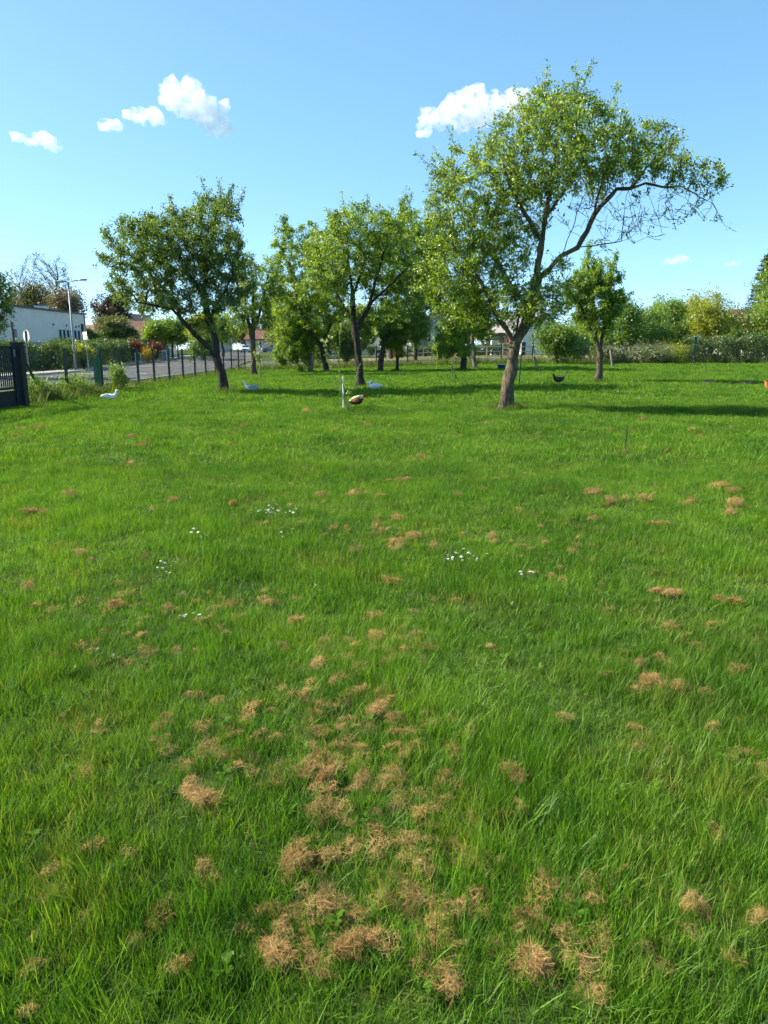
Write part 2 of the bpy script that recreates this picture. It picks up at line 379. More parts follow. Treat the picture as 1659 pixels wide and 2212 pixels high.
dash(-21.0, 49.5, -18.5, 49.5, 0.4); dash(-17.9, 49.5, -15.6, 49.5, 0.4)
dash(-22.0, 66, -15.2, 72, 0.35); dash(-18.5, 80, -15.0, 82, 0.3); dash(-16.2, 66, -14.0, 66, 0.3)
for k in range(8): dash(-23.2 - k * 0.55, 86 + 6 * k, -23.5 - k * 0.55, 89 + 6 * k, 0.15)
tag(mk.build('road_marking', M['white_paint']), kind='structure')

# ---------------------------------------------------------------- scattering (grass, weeds, straw)
def blade_mesh(name, n, rad, L, w, lean, mat, seed, seg=3):
    r = np.random.default_rng(seed)
    az = r.uniform(0, 6.283, n); rr = rad * np.sqrt(r.uniform(0, 1, n)); th = r.uniform(0, 6.283, n)
    Ls = L * r.uniform(0.5, 1.15, n); ww = w * r.uniform(0.6, 1.2, n); le = lean * r.uniform(0.15, 1.3, n); cu = r.uniform(0.1, 0.9, n)
    s = np.linspace(0, 1, seg + 1); d = np.stack([np.cos(az), np.sin(az)], 1); side = np.stack([-np.sin(az + r.uniform(-.8, .8, n)), np.cos(az + r.uniform(-.8, .8, n))], 1)
    V = []; tint = r.uniform(0, 1, n)
    for k, t in enumerate(s):
        out = Ls * le * (t * (1 - cu) + t * t * cu); up = Ls * t * np.sqrt(np.clip(1 - (le * (0.35 + .65 * t * cu)) ** 2, .12, 1))
        c = np.stack([rr * np.cos(th) + d[:, 0] * out, rr * np.sin(th) + d[:, 1] * out, up], 1)
        wk = ww * (1, .95, .7, 0.05)[int(round(3 * t))] / 2
        V.append(c - np.pad(side, ((0, 0), (0, 1))) * wk[:, None]); V.append(c + np.pad(side, ((0, 0), (0, 1))) * wk[:, None])
    V = np.stack(V, 1); m = V.shape[1]; base = np.arange(n)[:, None] * m
    F = np.concatenate([base + np.array([[2 * k, 2 * k + 1, 2 * k + 3, 2 * k + 2]]) for k in range(seg)])
    me = mesh_np(name, V.reshape(-1, 3), [F], True, {'tint': np.repeat(tint, m)}); me.materials.append(mat); return me
def straw_mesh(name, n, rad, h, w, seed, L=0.16, core=False):
    """tangle of thin dry blades lying in a ragged low heap"""
    r = np.random.default_rng(seed); k = 7 if core else 1
    cx = r.normal(0, .62, (k, 2)) * rad * (1 if core else 0); sub_r = rad * r.uniform(.22, .6, k) if core else np.array([rad]); w8 = r.integers(0, k, n)
    th = r.uniform(0, 6.283, n); q = np.sqrt(r.uniform(0, 1, n)); x = cx[w8, 0] + sub_r[w8] * q * np.cos(th); y = cx[w8, 1] + sub_r[w8] * .8 * q * np.sin(th)
    if core:
        ph = r.uniform(0, 3.14); el = r.uniform(.45, .75); x, y = x * 1.15, y * el; x, y = x * math.cos(ph) - y * math.sin(ph), x * math.sin(ph) + y * math.cos(ph)
    ht = h * (sub_r[w8] / rad) * np.clip(1 - q ** 2, 0, 1) * r.uniform(0.35, 1.05, n) + .003
    main = r.uniform(0, 3.14); a = np.where(r.uniform(0, 1, n) < .45, th + 1.57 + r.normal(0, .5, n), r.uniform(0, 6.283, n))
    Ls = L * r.uniform(0.35, 1.3, n); pit = r.normal(0, 0.35, n); cur = r.normal(0, 2.6, n)
    tint = np.clip(0.12 + 0.75 * r.uniform(0, 1, n) + 0.25 * (ht / h - .5), 0, 1); V = []
    for t in (-.5, -.17, .17, .5):
        aa = a + cur * t; c = np.stack([x + Ls * t * np.cos(aa), y + Ls * t * np.sin(aa), ht + Ls * t * pit - 0.12 * Ls * (4 * t * t) * .5], 1)
        sd = np.stack([-np.sin(aa), np.cos(aa), r.normal(0, .4, n)], 1) * (w * .5 * (1 if abs(t) < .4 else .5))
        V += [c - sd, c + sd]
    V = np.stack(V, 1); base = np.arange(n)[:, None] * 8
    F = np.concatenate([base + np.array([[2 * j, 2 * j + 1, 2 * j + 3, 2 * j + 2]]) for j in range(3)])
    me = mesh_np(name, V.reshape(-1, 3), [F], True, {'tint': np.repeat(tint, 8)})
    me.materials.append(M['straw']); return me
def proto(colname, meshes):
    c = bpy.data.collections.new(colname)
    for me in meshes: c.objects.link(bpy.data.objects.new(me.name, me))
    return c
def scatter(name, P, scl, rot, coll, label, cat, idx=None):
    me = bpy.data.meshes.new(name); n = len(P); me.vertices.add(n); me.vertices.foreach_set('co', np.asarray(P, np.float32).ravel())
    a = me.attributes.new('scl', 'FLOAT_VECTOR', 'POINT'); a.data.foreach_set('vector', np.asarray(scl, np.float32).ravel())
    a = me.attributes.new('rot', 'FLOAT_VECTOR', 'POINT'); a.data.foreach_set('vector', np.asarray(rot, np.float32).ravel())
    a = me.attributes.new('idx', 'INT', 'POINT'); a.data.foreach_set('value', (RNG.integers(0, len(coll.objects), n) if idx is None else np.asarray(idx)).astype(np.int32))
    o = link(name, me); tag(o, label, cat, kind='stuff')
    ng = bpy.data.node_groups.new(name + '_scatter', 'GeometryNodeTree')
    ng.interface.new_socket('Geometry', in_out='INPUT', socket_type='NodeSocketGeometry'); ng.interface.new_socket('Geometry', in_out='OUTPUT', socket_type='NodeSocketGeometry')
    N = ng.nodes; gi = N.new('NodeGroupInput'); go = N.new('NodeGroupOutput'); ip = N.new('GeometryNodeInstanceOnPoints'); ci = N.new('GeometryNodeCollectionInfo')
    ci.inputs['Collection'].default_value = coll; ci.inputs['Separate Children'].default_value = True; ci.inputs['Reset Children'].default_value = True
    def na(nm, typ):
        q = N.new('GeometryNodeInputNamedAttribute'); q.data_type = typ; q.inputs['Name'].default_value = nm; return q.outputs['Attribute']
    L = ng.links; L.new(gi.outputs[0], ip.inputs['Points']); L.new(ci.outputs[0], ip.inputs['Instance']); ip.inputs['Pick Instance'].default_value = True
    L.new(na('idx', 'INT'), ip.inputs['Instance Index']); L.new(na('rot', 'FLOAT_VECTOR'), ip.inputs['Rotation']); L.new(na('scl', 'FLOAT_VECTOR'), ip.inputs['Scale'])
    L.new(ip.outputs[0], go.inputs[0]); md = o.modifiers.new('scatter', 'NODES'); md.node_group = ng
    return o
FENCE_X = -10.8
def lawn_points(y0, y1, dens):
    xm = 0.60 * y1 + 2.0; n = int(dens * 2 * xm * (y1 - y0))
    x = RNG.uniform(-xm, xm, n); y = RNG.uniform(y0, y1, n)
    k = (np.abs(x) < 0.60 * y + 2.0) & (x > FENCE_X + 0.15) & (y < 59.0)
    return x[k], y[k]
P, SC, RO = [], [], []
EARTH = []
def lawn_zone(y0, y1, dens, sz):
    x, y = lawn_points(y0, y1, dens)
    hgt = 0.84 + 0.30 * wob(x, y, 0.55, 0) + 0.22 * wob(x, y, 0.16, 1)
    hgt = np.clip(hgt, 0.35, 1.6) * sz[1]
    z = g(x, y) - 0.004; n = len(x)
    tilt = RNG.normal(0, 0.16, (n, 2))
    return np.stack([x, y, z], 1), np.stack([np.full(n, sz[0]), np.full(n, sz[0]), hgt], 1) * RNG.uniform(0.8, 1.2, (n, 1)), np.concatenate([tilt, RNG.uniform(0, 6.283, (n, 1))], 1)
tufts = [[blade_mesh(f'grass_a{i}', 20, 0.05, 0.083, 0.0024, 0.62, M['grass'], 100 + i) for i in range(7)] + [blade_mesh('grass_a_long', 9, 0.05, 0.125, 0.0028, 0.8, M['grass'], 131)],
         [blade_mesh(f'grass_b{i}', 20, 0.08, 0.085, 0.0038, 0.6, M['grass'], 200 + i) for i in range(6)],
         [blade_mesh(f'grass_c{i}', 22, 0.14, 0.095, 0.0075, 0.6, M['grass'], 300 + i) for i in range(6)],
         [blade_mesh(f'grass_d{i}', 24, 0.28, 0.105, 0.016, 0.6, M['grass'], 400 + i) for i in range(6)]]
LP, LS, LR, LI = [], [], [], []; first = 0
for tf, (y0, y1, dens, sz) in zip(tufts, [(0.6, 4.2, 950, (1, 1)), (4.2, 10.5, 430, (1, 1)), (10.5, 23, 140, (1, .95)), (23, 59, 44, (1, .9))]):
    p_, s_, r_ = lawn_zone(y0, y1, dens, sz); LP.append(p_); LS.append(s_); LR.append(r_); LI.append(first + RNG.integers(0, len(tf), len(p_))); first += len(tf)
lawn_coll = proto('lawn_tufts', sum(tufts, []))
scatter('lawn_grass', np.concatenate(LP), np.concatenate(LS), np.concatenate(LR), lawn_coll, 'long green lawn grass covering the whole orchard floor', 'grass', np.concatenate(LI))
def rosette(name, n, L, seed):
    r = np.random.default_rng(seed); a = np.arange(n) * 2.4 + r.uniform(0, 1, n); el = r.uniform(.25, .9, n); D = np.stack([np.cos(a) * np.cos(el), np.sin(a) * np.cos(el), np.sin(el)], 1); Ls = L * r.uniform(.6, 1.1, n); sd = np.stack([-np.sin(a), np.cos(a), 0 * a], 1); V = []
    for t, w_, dz in ((0, .08, 0), (.45, .5, .02), (.8, .42, -.03), (1, .04, -.12)):
        c = D * (Ls * t)[:, None] + np.array([0, 0, .02]); c[:, 2] += dz * Ls; V += [c - sd * (Ls * w_ * .4)[:, None], c + sd * (Ls * w_ * .4)[:, None]]
    V = np.stack(V, 1); base = np.arange(n)[:, None] * 8; F = np.concatenate([base + np.array([[2 * j, 2 * j + 1, 2 * j + 3, 2 * j + 2]]) for j in range(3)])
    me = mesh_np(name, V.reshape(-1, 3), [F], True, {'tint': np.repeat(r.uniform(.2, .6, n), 8)}); me.materials.append(M['leaf_low']); return me
broad = proto('broad_leaves', [rosette(f'rosette{i}', 7 + i, .042, 700 + i) for i in range(4)])
x, y = lawn_points(1.0, 14, 16); k = wob(x, y, .8, 3) > -.1; x, y = x[k], y[k]; n = len(x); q = RNG.uniform(.5, 1.1, n)
scatter('lawn_weeds', np.stack([x, y, g(x, y) + .015], 1), np.stack([q, q, q], 1), np.concatenate([RNG.normal(0, .2, (n, 2)), RNG.uniform(0, 6.28, (n, 1))], 1), broad, 'small broad-leaved weeds growing among the lawn grass', 'weeds')
# tall weeds along the fences
weedc = proto('weed_tufts', [blade_mesh(f'weed{i}', 26, 0.22, 0.55, 0.016, 0.55, M['weed'], 500 + i) for i in range(6)])
def weeds(name, pts, label):
    P = np.array([(x, y, gz(x, y) - .01) for x, y, s in pts]); s = np.array([q[2] for q in pts]); n = len(P)
    scatter(name, P, np.stack([s ** .5, s ** .5, s], 1), np.concatenate([RNG.normal(0, .12, (n, 2)), RNG.uniform(0, 6.28, (n, 1))], 1), weedc, label, 'weeds')
w = []
for y in np.arange(21.8, 58.5, 0.10):
    k = 0.55 + 0.35 * math.sin(y * 1.7) * math.sin(y * 0.6 + 1) + (0.35 if 22.0 < y < 27.6 else 0) + (0.6 if 29.2 < y < 30 else 0)
    w.append((FENCE_X + RNG.normal(0.0, 0.28), y, max(.2, k * RNG.uniform(.5, 1.15))))
    if 22.0 < y < 27.4:
        for _ in range(3): w.append((FENCE_X - 0.2 + RNG.normal(0, 0.55), y, RNG.uniform(.4, 1.05)))
weeds('fence_weeds', w, 'tall grassy weeds growing along the left mesh fence')
w = [(x, 58.9 + RNG.normal(0, 0.5), RNG.uniform(.5, 1.5)) for x in np.arange(-10.5, 40, 0.055)]
weeds('fence_weeds', w, 'tall grass growing along the back fence')
w = [(RNG.uniform(-12, 30), RNG.uniform(59.5, 64.3), RNG.uniform(.3, .8)) for _ in range(700)] + [(RNG.uniform(-12, -11), RNG.uniform(21, 60), RNG.uniform(.15, .45)) for _ in range(350)]
weeds('verge_weeds', w, 'dry grass of the road verge outside the fence')

# straw
strawc = proto('straw_tufts', [straw_mesh(f'straw{i}', 70, 0.085, 0.03, 0.0022, 600 + i, 0.11) for i in range(8)])
SM = [(367,1090,28),(742,1156,36),(903,1168,30),(1050,1175,38),(992,1075,22),(1392,1088,30),(1555,1057,40),(1575,1068,20),(1498,1400,40),(1600,1458,40),(618,1408,26),(794,1340,30),(922,1410,20),(822,1540,90),(770,1515,50),(755,1600,60),(690,1690,120),(660,1660,70),(800,1720,120),(840,1700,60),(450,1740,120),(480,1650,80),(410,1660,60),(360,1582,60),(1105,1683,55),(1120,1770,60),(640,1870,130),(935,1865,140),(890,1925,110),(1170,1880,110),(1300,1865,110),(600,1960,110),(530,2010,90),(1065,1975,120),(1150,2010,60),(1485,1980,80),(1640,1650,40),(1645,1740,40),(775,2060,140),(590,2085,120),(380,2050,110),(1155,2100,95),(965,2140,70),(80,2170,140),(360,2140,90),(1250,2170,60),(910,995,26),(250,1018,50),(60,930,50),(95,932,30),(290,948,22),(310,970,20),(1280,1070,90),(1315,1090,80),(1530,1100,110),(1480,1100,60),(1390,908,22),(1493,935,20),(793,927,16),(660,892,18),(848,1130,60),(775,1080,50),(860,1190,90),(970,1195,60),(780,1200,30),(1070,1410,30),(850,1430,40),(170,1210,30),(60,1280,30),(310,1215,30),(100,1440,26),(215,1585,24),(1378,1585,24),(1210,1570,24),(1540,1600,50),(1280,1130,16),(700,1078,16),(145,1080,24),(1640,1690,50),(1385,1640,30),(820,1080,60),(755,1470,30),(190,1690,40),(300,1850,60),(1560,1830,60),(1620,2000,60),(880,1640,70),(540,1700,80),(690,1550,40),(860,1570,60),(1020,1790,50),(1070,1880,70),(460,1920,60),(1260,1960,40),(700,1960,50)]
P, SC, RO = [], [], []
for (u, v, wpx) in SM:
    c = ground(u, v); dist = c.length; rad = wpx * dist / FPX / 2; s = max(0.42, min(1.4, dist / 9)); n = int(max(3, min(26, 0.6 * (rad / (0.07 * s)) ** 2)))
    seeds = [(RNG.normal(0, .5) * rad, RNG.normal(0, .7) * rad) for _ in range(max(2, n // 7))]; axis = RNG.uniform(0, 3.14)
    for _ in range(n):
        q = seeds[RNG.integers(len(seeds))]; t = RNG.normal(0, .30) * rad; o_ = RNG.normal(0, .10) * rad; x, y = c.x + q[0] + t * math.cos(axis) - o_ * math.sin(axis), c.y + q[1] + t * math.sin(axis) + o_ * math.cos(axis)
        P.append((x, y, gz(x, y) + RNG.uniform(0.012, 0.055) + (.02 if dist > 5 else 0))); k = s * RNG.uniform(.5, 1.2); SC.append((k, k * RNG.uniform(.6, 1), k * RNG.uniform(.6, 1.5))); RO.append((RNG.normal(0, .35), RNG.normal(0, .35), RNG.uniform(0, 6.28)))
for _ in range(1900):                                    # loose bits, thickest in the lower middle
    y = 1.6 + RNG.exponential(5.0); x = RNG.normal(0, 0.33) * y
    if y > 17 or wob(x, y, 0.5, 2) < 0.15: continue
    P.append((x, y, gz(x, y) + RNG.uniform(0.01, 0.04))); k = RNG.uniform(.25, .6) * max(1, y / 9); SC.append((k, k, k)); RO.append((RNG.normal(0, .3), RNG.normal(0, .3), RNG.uniform(0, 6.28)))
scatter('dried_clippings', P, SC, RO, strawc, 'brown dried grass clippings lying scattered on the lawn', 'clippings')

# ---------------------------------------------------------------- trees
def branch_mesh(name, pos, par, rad, ks=(14, 3), thr=0.022):
    pos = np.asarray(pos, float); par = np.asarray(par); rad = np.asarray(rad, float); N = len(pos)
    ids = np.arange(1, N); d = pos[1:] - pos[par[1:]]; din = np.zeros((N, 3)); din[1:] = d / np.maximum(np.linalg.norm(d, axis=1, keepdims=True), 1e-6)
    main = np.full(N, -1); o = np.argsort(rad[1:], kind='stable') + 1; main[par[o]] = o
    dm = np.where(main[:, None] >= 0, din[main], din); t = din + dm; t /= np.maximum(np.linalg.norm(t, axis=1, keepdims=True), 1e-6)
    def frame(t):
        ref = np.tile([0.1, 0.99, 0.07], (len(t), 1)); a = np.cross(t, ref); a /= np.maximum(np.linalg.norm(a, axis=1, keepdims=True), 1e-6); return a, np.cross(t, a)
    Vs, Fs, off = [], [], 0
    for cls, k in enumerate(ks):
        seg = ids[(rad[1:] > thr) == (cls == 0)]
        if not len(seg): continue
        a, b = frame(t); th = np.arange(k) * 2 * math.pi / k
        ring = pos[:, None] + rad[:, None, None] * (a[:, None] * np.cos(th)[None, :, None] + b[:, None] * np.sin(th)[None, :, None])
        if cls == 0:                                                             # knobbly, furrowed wood on trunk and limbs
            zz = pos[:, 2:3] * 1.0 + pos[:, 0:1] * .7; tt = th[None]
            lump = 1 + .09 * np.sin(2 * tt + 2.1 * zz + 1) + .07 * np.sin(3 * tt - 5.3 * zz) + .055 * np.sin(5 * tt + 9.1 * zz + 2) + .04 * np.sin(7 * tt - 14 * zz)
            ring = pos[:, None] + (ring - pos[:, None]) * lump[:, :, None]
        ex = seg[main[par[seg]] != seg]; a2, b2 = frame(din[ex])
        ring2 = pos[par[ex]][:, None] + (rad[ex] * 1.15)[:, None, None] * (a2[:, None] * np.cos(th)[None, :, None] + b2[:, None] * np.sin(th)[None, :, None])
        start = par[seg].copy(); start[main[par[seg]] != seg] = N + np.arange(len(ex))
        V = np.concatenate([ring, ring2]).reshape(-1, 3); j = np.arange(k)[None]; j2 = (j + 1) % k
        F = np.stack([start[:, None] * k + j, start[:, None] * k + j2, seg[:, None] * k + j2, seg[:, None] * k + j], -1).reshape(-1, 4)
        u, inv = np.unique(F, return_inverse=True); Vs.append(V[u]); Fs.append(inv.reshape(F.shape) + off); off += len(u)
    return mesh_np(name, np.concatenate(Vs), [np.concatenate(Fs)], True)
def leaf_mesh(name, C, D, size, tint, r, droop=0.0, ratio=0.5):
    """C centres (n,3), D pointing direction, size (n,)"""
    n = len(C); D = D / np.maximum(np.linalg.norm(D, axis=1, keepdims=True), 1e-6); D[:, 2] -= droop
    up = r.normal(0, 0.6, (n, 3)) + np.array([0, 0, 0.8]); s = np.cross(D, up); s /= np.maximum(np.linalg.norm(s, axis=1, keepdims=True), 1e-6); nn = np.cross(s, D)
    L = size[:, None]; w = L * ratio * .5
    V = np.stack([C, C + D * L * .45 - s * w + nn * L * .10, C + D * L, C + D * L * .45 + s * w + nn * L * .10], 1).reshape(-1, 3)
    b = np.arange(n)[:, None] * 4; F = np.concatenate([b + [[0, 1, 2]], b + [[0, 2, 3]]])
    return mesh_np(name, V, [F], False, {'tint': np.repeat(np.clip(tint, 0, 1), 4)})
def in_blobs(p, blobs):
    k = np.zeros(len(p), bool)
    for c, rr in blobs: k |= (((p - np.array(c)) / np.array(rr)) ** 2).sum(1) < 1
    return k
def spray(blobs, n, r, shell=0.35):
    vol = np.array([np.prod(b[1]) for b in blobs]) ** 0.85; cnt = r.multinomial(n, vol / vol.sum()); out = []
    for (c, rr), m in zip(blobs, cnt):
        q = r.normal(0, 1, (m, 3)); q /= np.linalg.norm(q, axis=1, keepdims=True); q *= (r.uniform(0, 1, m) ** shell)[:, None]; out.append(q * np.array(rr) + np.array(c))
    return np.concatenate(out)
def colonize(limbs, A, step, kill, infl, r, trop=(0, 0, 0.05), iters=90):
    pos, par, lim = [np.array(limbs[0][0][0], float)], [-1], [0]
    for li, (pts, r0, r1) in enumerate(limbs):
        pts = [np.array(p, float) for p in pts]
        if li == 0: cur = 0; i0 = 1
        else: cur = int(np.argmin([np.sum((p - pts[0]) ** 2) for p in pos])); i0 = 1
        for q in pts[i0:]:
            a = pos[cur]; n = max(1, int(np.linalg.norm(q - a) / step))
            for k in range(1, n + 1):
                j = r.normal(0, step * .07, 3) if k < n else 0
                pos.append(a + (q - a) * k / n + j); par.append(cur); cur = len(pos) - 1
    nl = len(pos); P = np.array(pos); PA = list(par); alive = np.ones(len(A), bool)
    dist = np.full(len(A), 1e9); near = np.zeros(len(A), int); new0 = 0
    for it in range(iters):
        Q = P[new0:]
        if len(Q):
            for s in range(0, len(Q), 400):
                dd = np.linalg.norm(A[:, None] - Q[None, s:s + 400], axis=2); m = dd.argmin(1); v = dd[np.arange(len(A)), m]; k = v < dist; dist[k] = v[k]; near[k] = m[k] + new0 + s
        alive &= dist > kill
        act = alive & (dist < infl)
        if not act.any(): break
        src = near[act]; v = A[act] - P[src]; v /= np.linalg.norm(v, axis=1, keepdims=True)
        us, inv = np.unique(src, return_inverse=True); acc = np.zeros((len(us), 3)); np.add.at(acc, inv, v)
        acc /= np.maximum(np.linalg.norm(acc, axis=1, keepdims=True), 1e-6); acc += np.array(trop) + r.normal(0, .22, acc.shape); acc /= np.linalg.norm(acc, axis=1, keepdims=True)
        new0 = len(P); P = np.concatenate([P, P[us] + acc * step]); PA += list(us)
        if len(P) > 9000: break
    return P, np.array(PA), nl
LEAF_MULT = 2.25
TREE_FEET = []
def make_tree(name, label, base, limbs, blobs, r_base, n_attr, n_leaf, leaf, bark, leafm, seed, bare=(), twig=0.38, shoots=(), step=0.22, group=None, cat='tree', droop=0.0, trop=0.05, kill=2.1, rmin=0.0065, deadshoots=0, spur=4, lean_leaf=1.0, fill=2.0):
    """limbs and blobs in world coordinates"""
    r = np.random.default_rng(seed); b = np.array(base, float); n_leaf = int(n_leaf * LEAF_MULT)
    TREE_FEET.append((b[0], b[1], r_base))
    limbs = [([np.array(p, float) - b for p in pts], 0, 0) for pts in limbs]; blobs = [(np.array(c, float) - b, rr) for c, rr in blobs]; bare = [(np.array(c, float) - b, rr) for c, rr in bare]
    A = spray(blobs + list(bare), n_attr, r)
    A = A[A[:, 2] > 0.5]
    P, PA, nl = colonize(limbs, A, step, step * kill, step * 14, r, (0, 0, trop))
    # twigs
    nch = np.bincount(PA[1:], minlength=len(P)); tips = np.arange(nl, len(P)); pos, par = [P], [PA]; n0 = len(P)
    src = r.choice(tips, size=int(len(tips) * 1.3)) if len(tips) else np.array([], int)
    src = np.concatenate([src, np.where(nch == 0)[0]])
    din = P - P[np.maximum(PA, 0)]; din /= np.maximum(np.linalg.norm(din, axis=1, keepdims=True), 1e-6)
    dirs = din[src] * .6 + r.normal(0, .6, (len(src), 3)) + np.array([0, 0, .25 - droop]); dirs /= np.linalg.norm(dirs, axis=1, keepdims=True)
    prev = src.copy(); cur = P[src].copy(); tl = twig * r.uniform(.4, 1.2, len(src))
    tw_nodes = []
    for k in range(3):
        dirs = dirs + r.normal(0, .22, dirs.shape) + np.array([0, 0, .05 - droop * .5]); dirs /= np.linalg.norm(dirs, axis=1, keepdims=True)
        cur = cur + dirs * (tl / 3)[:, None]; pos.append(cur); par.append(prev); prev = n0 + k * len(src) + np.arange(len(src)); tw_nodes.append(prev)
    n0 += 3 * len(src); sh_nodes = []
    fl = spray(blobs, int(len(P) * fill), r, .30); fl = fl[(fl[:, 2] > .5)]; nr = np.zeros(len(fl), int); nd = np.full(len(fl), 1e9)   # fine twigs filling the crown evenly
    for s0 in range(0, len(P), 500):
        dd = np.linalg.norm(fl[:, None] - P[None, s0:s0 + 500], axis=2); m_ = dd.argmin(1); v_ = dd[np.arange(len(fl)), m_]; k_ = (v_ < nd) & (s0 + m_ >= 6); nd[k_] = v_[k_]; nr[k_] = m_[k_] + s0
    k_ = nd < step * 4.5; fl, nr = fl[k_], nr[k_]; prev = nr.copy(); a0 = P[nr]
    for t_ in (.4, .75, 1.0):
        cur = a0 + (fl - a0) * t_ + r.normal(0, .03, fl.shape) + np.array([0, 0, .06 - .3 * droop]) * math.sin(3.14 * t_); pos.append(cur); par.append(prev); prev = n0 + np.arange(len(fl)); n0 += len(fl)
        if t_ > .5: tw_nodes.append(prev)
    Pall = np.concatenate(pos)
    for (c, d, L) in shoots:                                                     # long straight shoots
        c = np.array(c, float) - b; near = int(np.argmin(((Pall[:len(P)] - c) ** 2).sum(1))); q = P[near]; d = np.array(d, float); d /= np.linalg.norm(d); m = max(4, int(L / .14)); pr = near
        for k in range(m):
            d = d + r.normal(0, .07, 3); d /= np.linalg.norm(d); q = q + d * L / m; pos.append(q[None]); par.append(np.array([pr])); pr = n0; sh_nodes.append(n0); n0 += 1
    P2 = np.concatenate(pos); PA2 = np.concatenate(par)
    w = np.ones(len(P2))
    for i in range(len(P2) - 1, 0, -1):
        if True: w[PA2[i]] += w[i] if PA2[i] < i else 0
    rad = np.maximum(rmin * r.uniform(.8, 1.2, len(P2)), r_base * (w / w[0]) ** 0.54)
    flare = np.clip(1 - P2[:, 2] / 0.35, 0, 1) * (np.arange(len(P2)) < nl); rad = rad * (1 + .55 * flare ** 1.5)
    thick = rad > .05; rad = rad * np.where(thick, r.uniform(.9, 1.12, len(P2)), 1)
    root = tag(empty(name, base), label, cat, group)
    link('trunk', branch_mesh('trunk', P2, PA2, rad), M[bark], root)
    # leaves in small rosettes
    if n_leaf:
        cand = np.concatenate([np.concatenate(tw_nodes), np.concatenate(tw_nodes), np.where((rad < .02) & (np.arange(len(P2)) >= nl))[0], np.repeat(np.array(sh_nodes, int), 6)]).astype(int)
        if len(bare):
            inb = in_blobs(P2[cand], bare); cand = cand[~inb | (r.uniform(0, 1, len(cand)) < .06)]
        m = n_leaf // spur; s = r.choice(cand, m); fr = r.uniform(0, 1, m)[:, None]; pp = PA2[s]; c = P2[s] * fr + P2[pp] * (1 - fr)
        ct = .42 + .26 * wob(c[:, 0] + c[:, 1] * .6, c[:, 2] + c[:, 1], .55, 3) + r.normal(0, .13, m)
        C = np.repeat(c, spur, 0) + r.normal(0, leaf * .55, (m * spur, 3)); D = r.normal(0, 1, (m * spur, 3)) + np.array([0, 0, .2 * lean_leaf])
        size = leaf * r.uniform(.45, 1.25, m * spur)
        link('crown', leaf_mesh('crown', C, D, size, np.repeat(ct, spur) + r.normal(0, .12, m * spur), r, droop), M[leafm], root)
    return root
def px(pts, Y):
    return [at(u, v, Y + (dy[0] if dy else 0)) for (u, v, *dy) in pts]
def pb(bl, Y, ry, deep=0.0):
    k = Y / FPX
    return [(at(u, v, Y + (e[0] if e else ((i * .618) % 1 - .5) * 2 * deep)), (ru * k, min(ry, max(ru, rv) * k), rv * k)) for i, (u, v, ru, rv, *e) in enumerate(bl)]

# --- the big plum tree
b = ground(1093, 884); Y = b.y
T1 = [px([(1093, 890), (1096, 840), (1106, 790), (1112, 745)], Y),
      px([(1112, 745), (1095, 712, -.1), (1078, 690, -.2), (1062, 655, -.3), (1040, 610, -.4), (1005, 560, -.3)], Y),
      px([(1112, 745), (1130, 712, .1), (1146, 670, .15), (1160, 605, .2), (1170, 520, .2), (1178, 470, .1), (1190, 400, 0), (1200, 330, -.1)], Y),
      px([(1160, 605, .2), (1186, 583, .1), (1212, 553, 0), (1248, 535, 0), (1268, 500, -.1), (1284, 463, .1), (1312, 431, -.2), (1332, 408, 0), (1362, 407, -.3), (1395, 396, -.1), (1430, 404, -.3), (1470, 402, -.1), (1500, 418, -.3), (1541, 440, -.2), (1566, 488, -.2)], Y),
      px([(1248, 535, 0), (1290, 530, .2), (1342, 521, .3), (1348, 470, .3), (1352, 428, .2)], Y),
      px([(1146, 670, .15), (1105, 620, .8), (1060, 540, 1.0), (1000, 450, 1.1), (960, 390, 1)], Y),
      px([(1170, 520, .2), (1120, 440, -.6), (1090, 370, -.9)], Y),
      px([(1112, 745), (1118, 700, -.2), (1122, 665, -.3)], Y),
      px([(1178, 470, .1), (1235, 390, .9), (1270, 320, 1.1)], Y),
      px([(1284, 463, .1), (1294, 415, .3), (1318, 350, .5)], Y), px([(1212, 553, 0), (1238, 492, .4), (1258, 430, .6), (1282, 380, .7)], Y), px([(1362, 407, -.3), (1396, 362, .1), (1432, 322, .2)], Y)]
B1 = pb([(1160, 320, 115, 95), (1070, 370, 95, 75), (1005, 455, 85, 75), (975, 575, 66, 85), (1060, 590, 85, 80), (1150, 655, 80, 42), (1225, 265, 80, 75), (1290, 330, 85, 70), (1395, 315, 80, 48), (1235, 400, 90, 50), (1500, 384, 66, 30), (1110, 480, 80, 80), (960, 390, 40, 50), (1425, 355, 60, 34), (1170, 230, 50, 45), (1020, 520, 80, 70), (1010, 640, 60, 50), (1090, 690, 60, 30), (1180, 690, 40, 22), (945, 500, 48, 60), (935, 600, 44, 66), (1000, 685, 70, 36), (1335, 375, 60, 36), (1460, 362, 50, 26), (1320, 280, 50, 50), (1135, 635, 55, 50), (1205, 630, 40, 46), (1070, 690, 46, 34)], Y, 2.6, 1.1)
bare1 = pb([(1430, 450, 125, 48), (1340, 470, 60, 70), (1270, 470, 60, 50), (1400, 480, 60, 50), (1530, 450, 40, 30)], Y, 1.0)
def sh(lst, Y): return [(at(u, v, Y), (dx, dy, dz), L) for (u, v, dx, dy, dz, L) in lst]
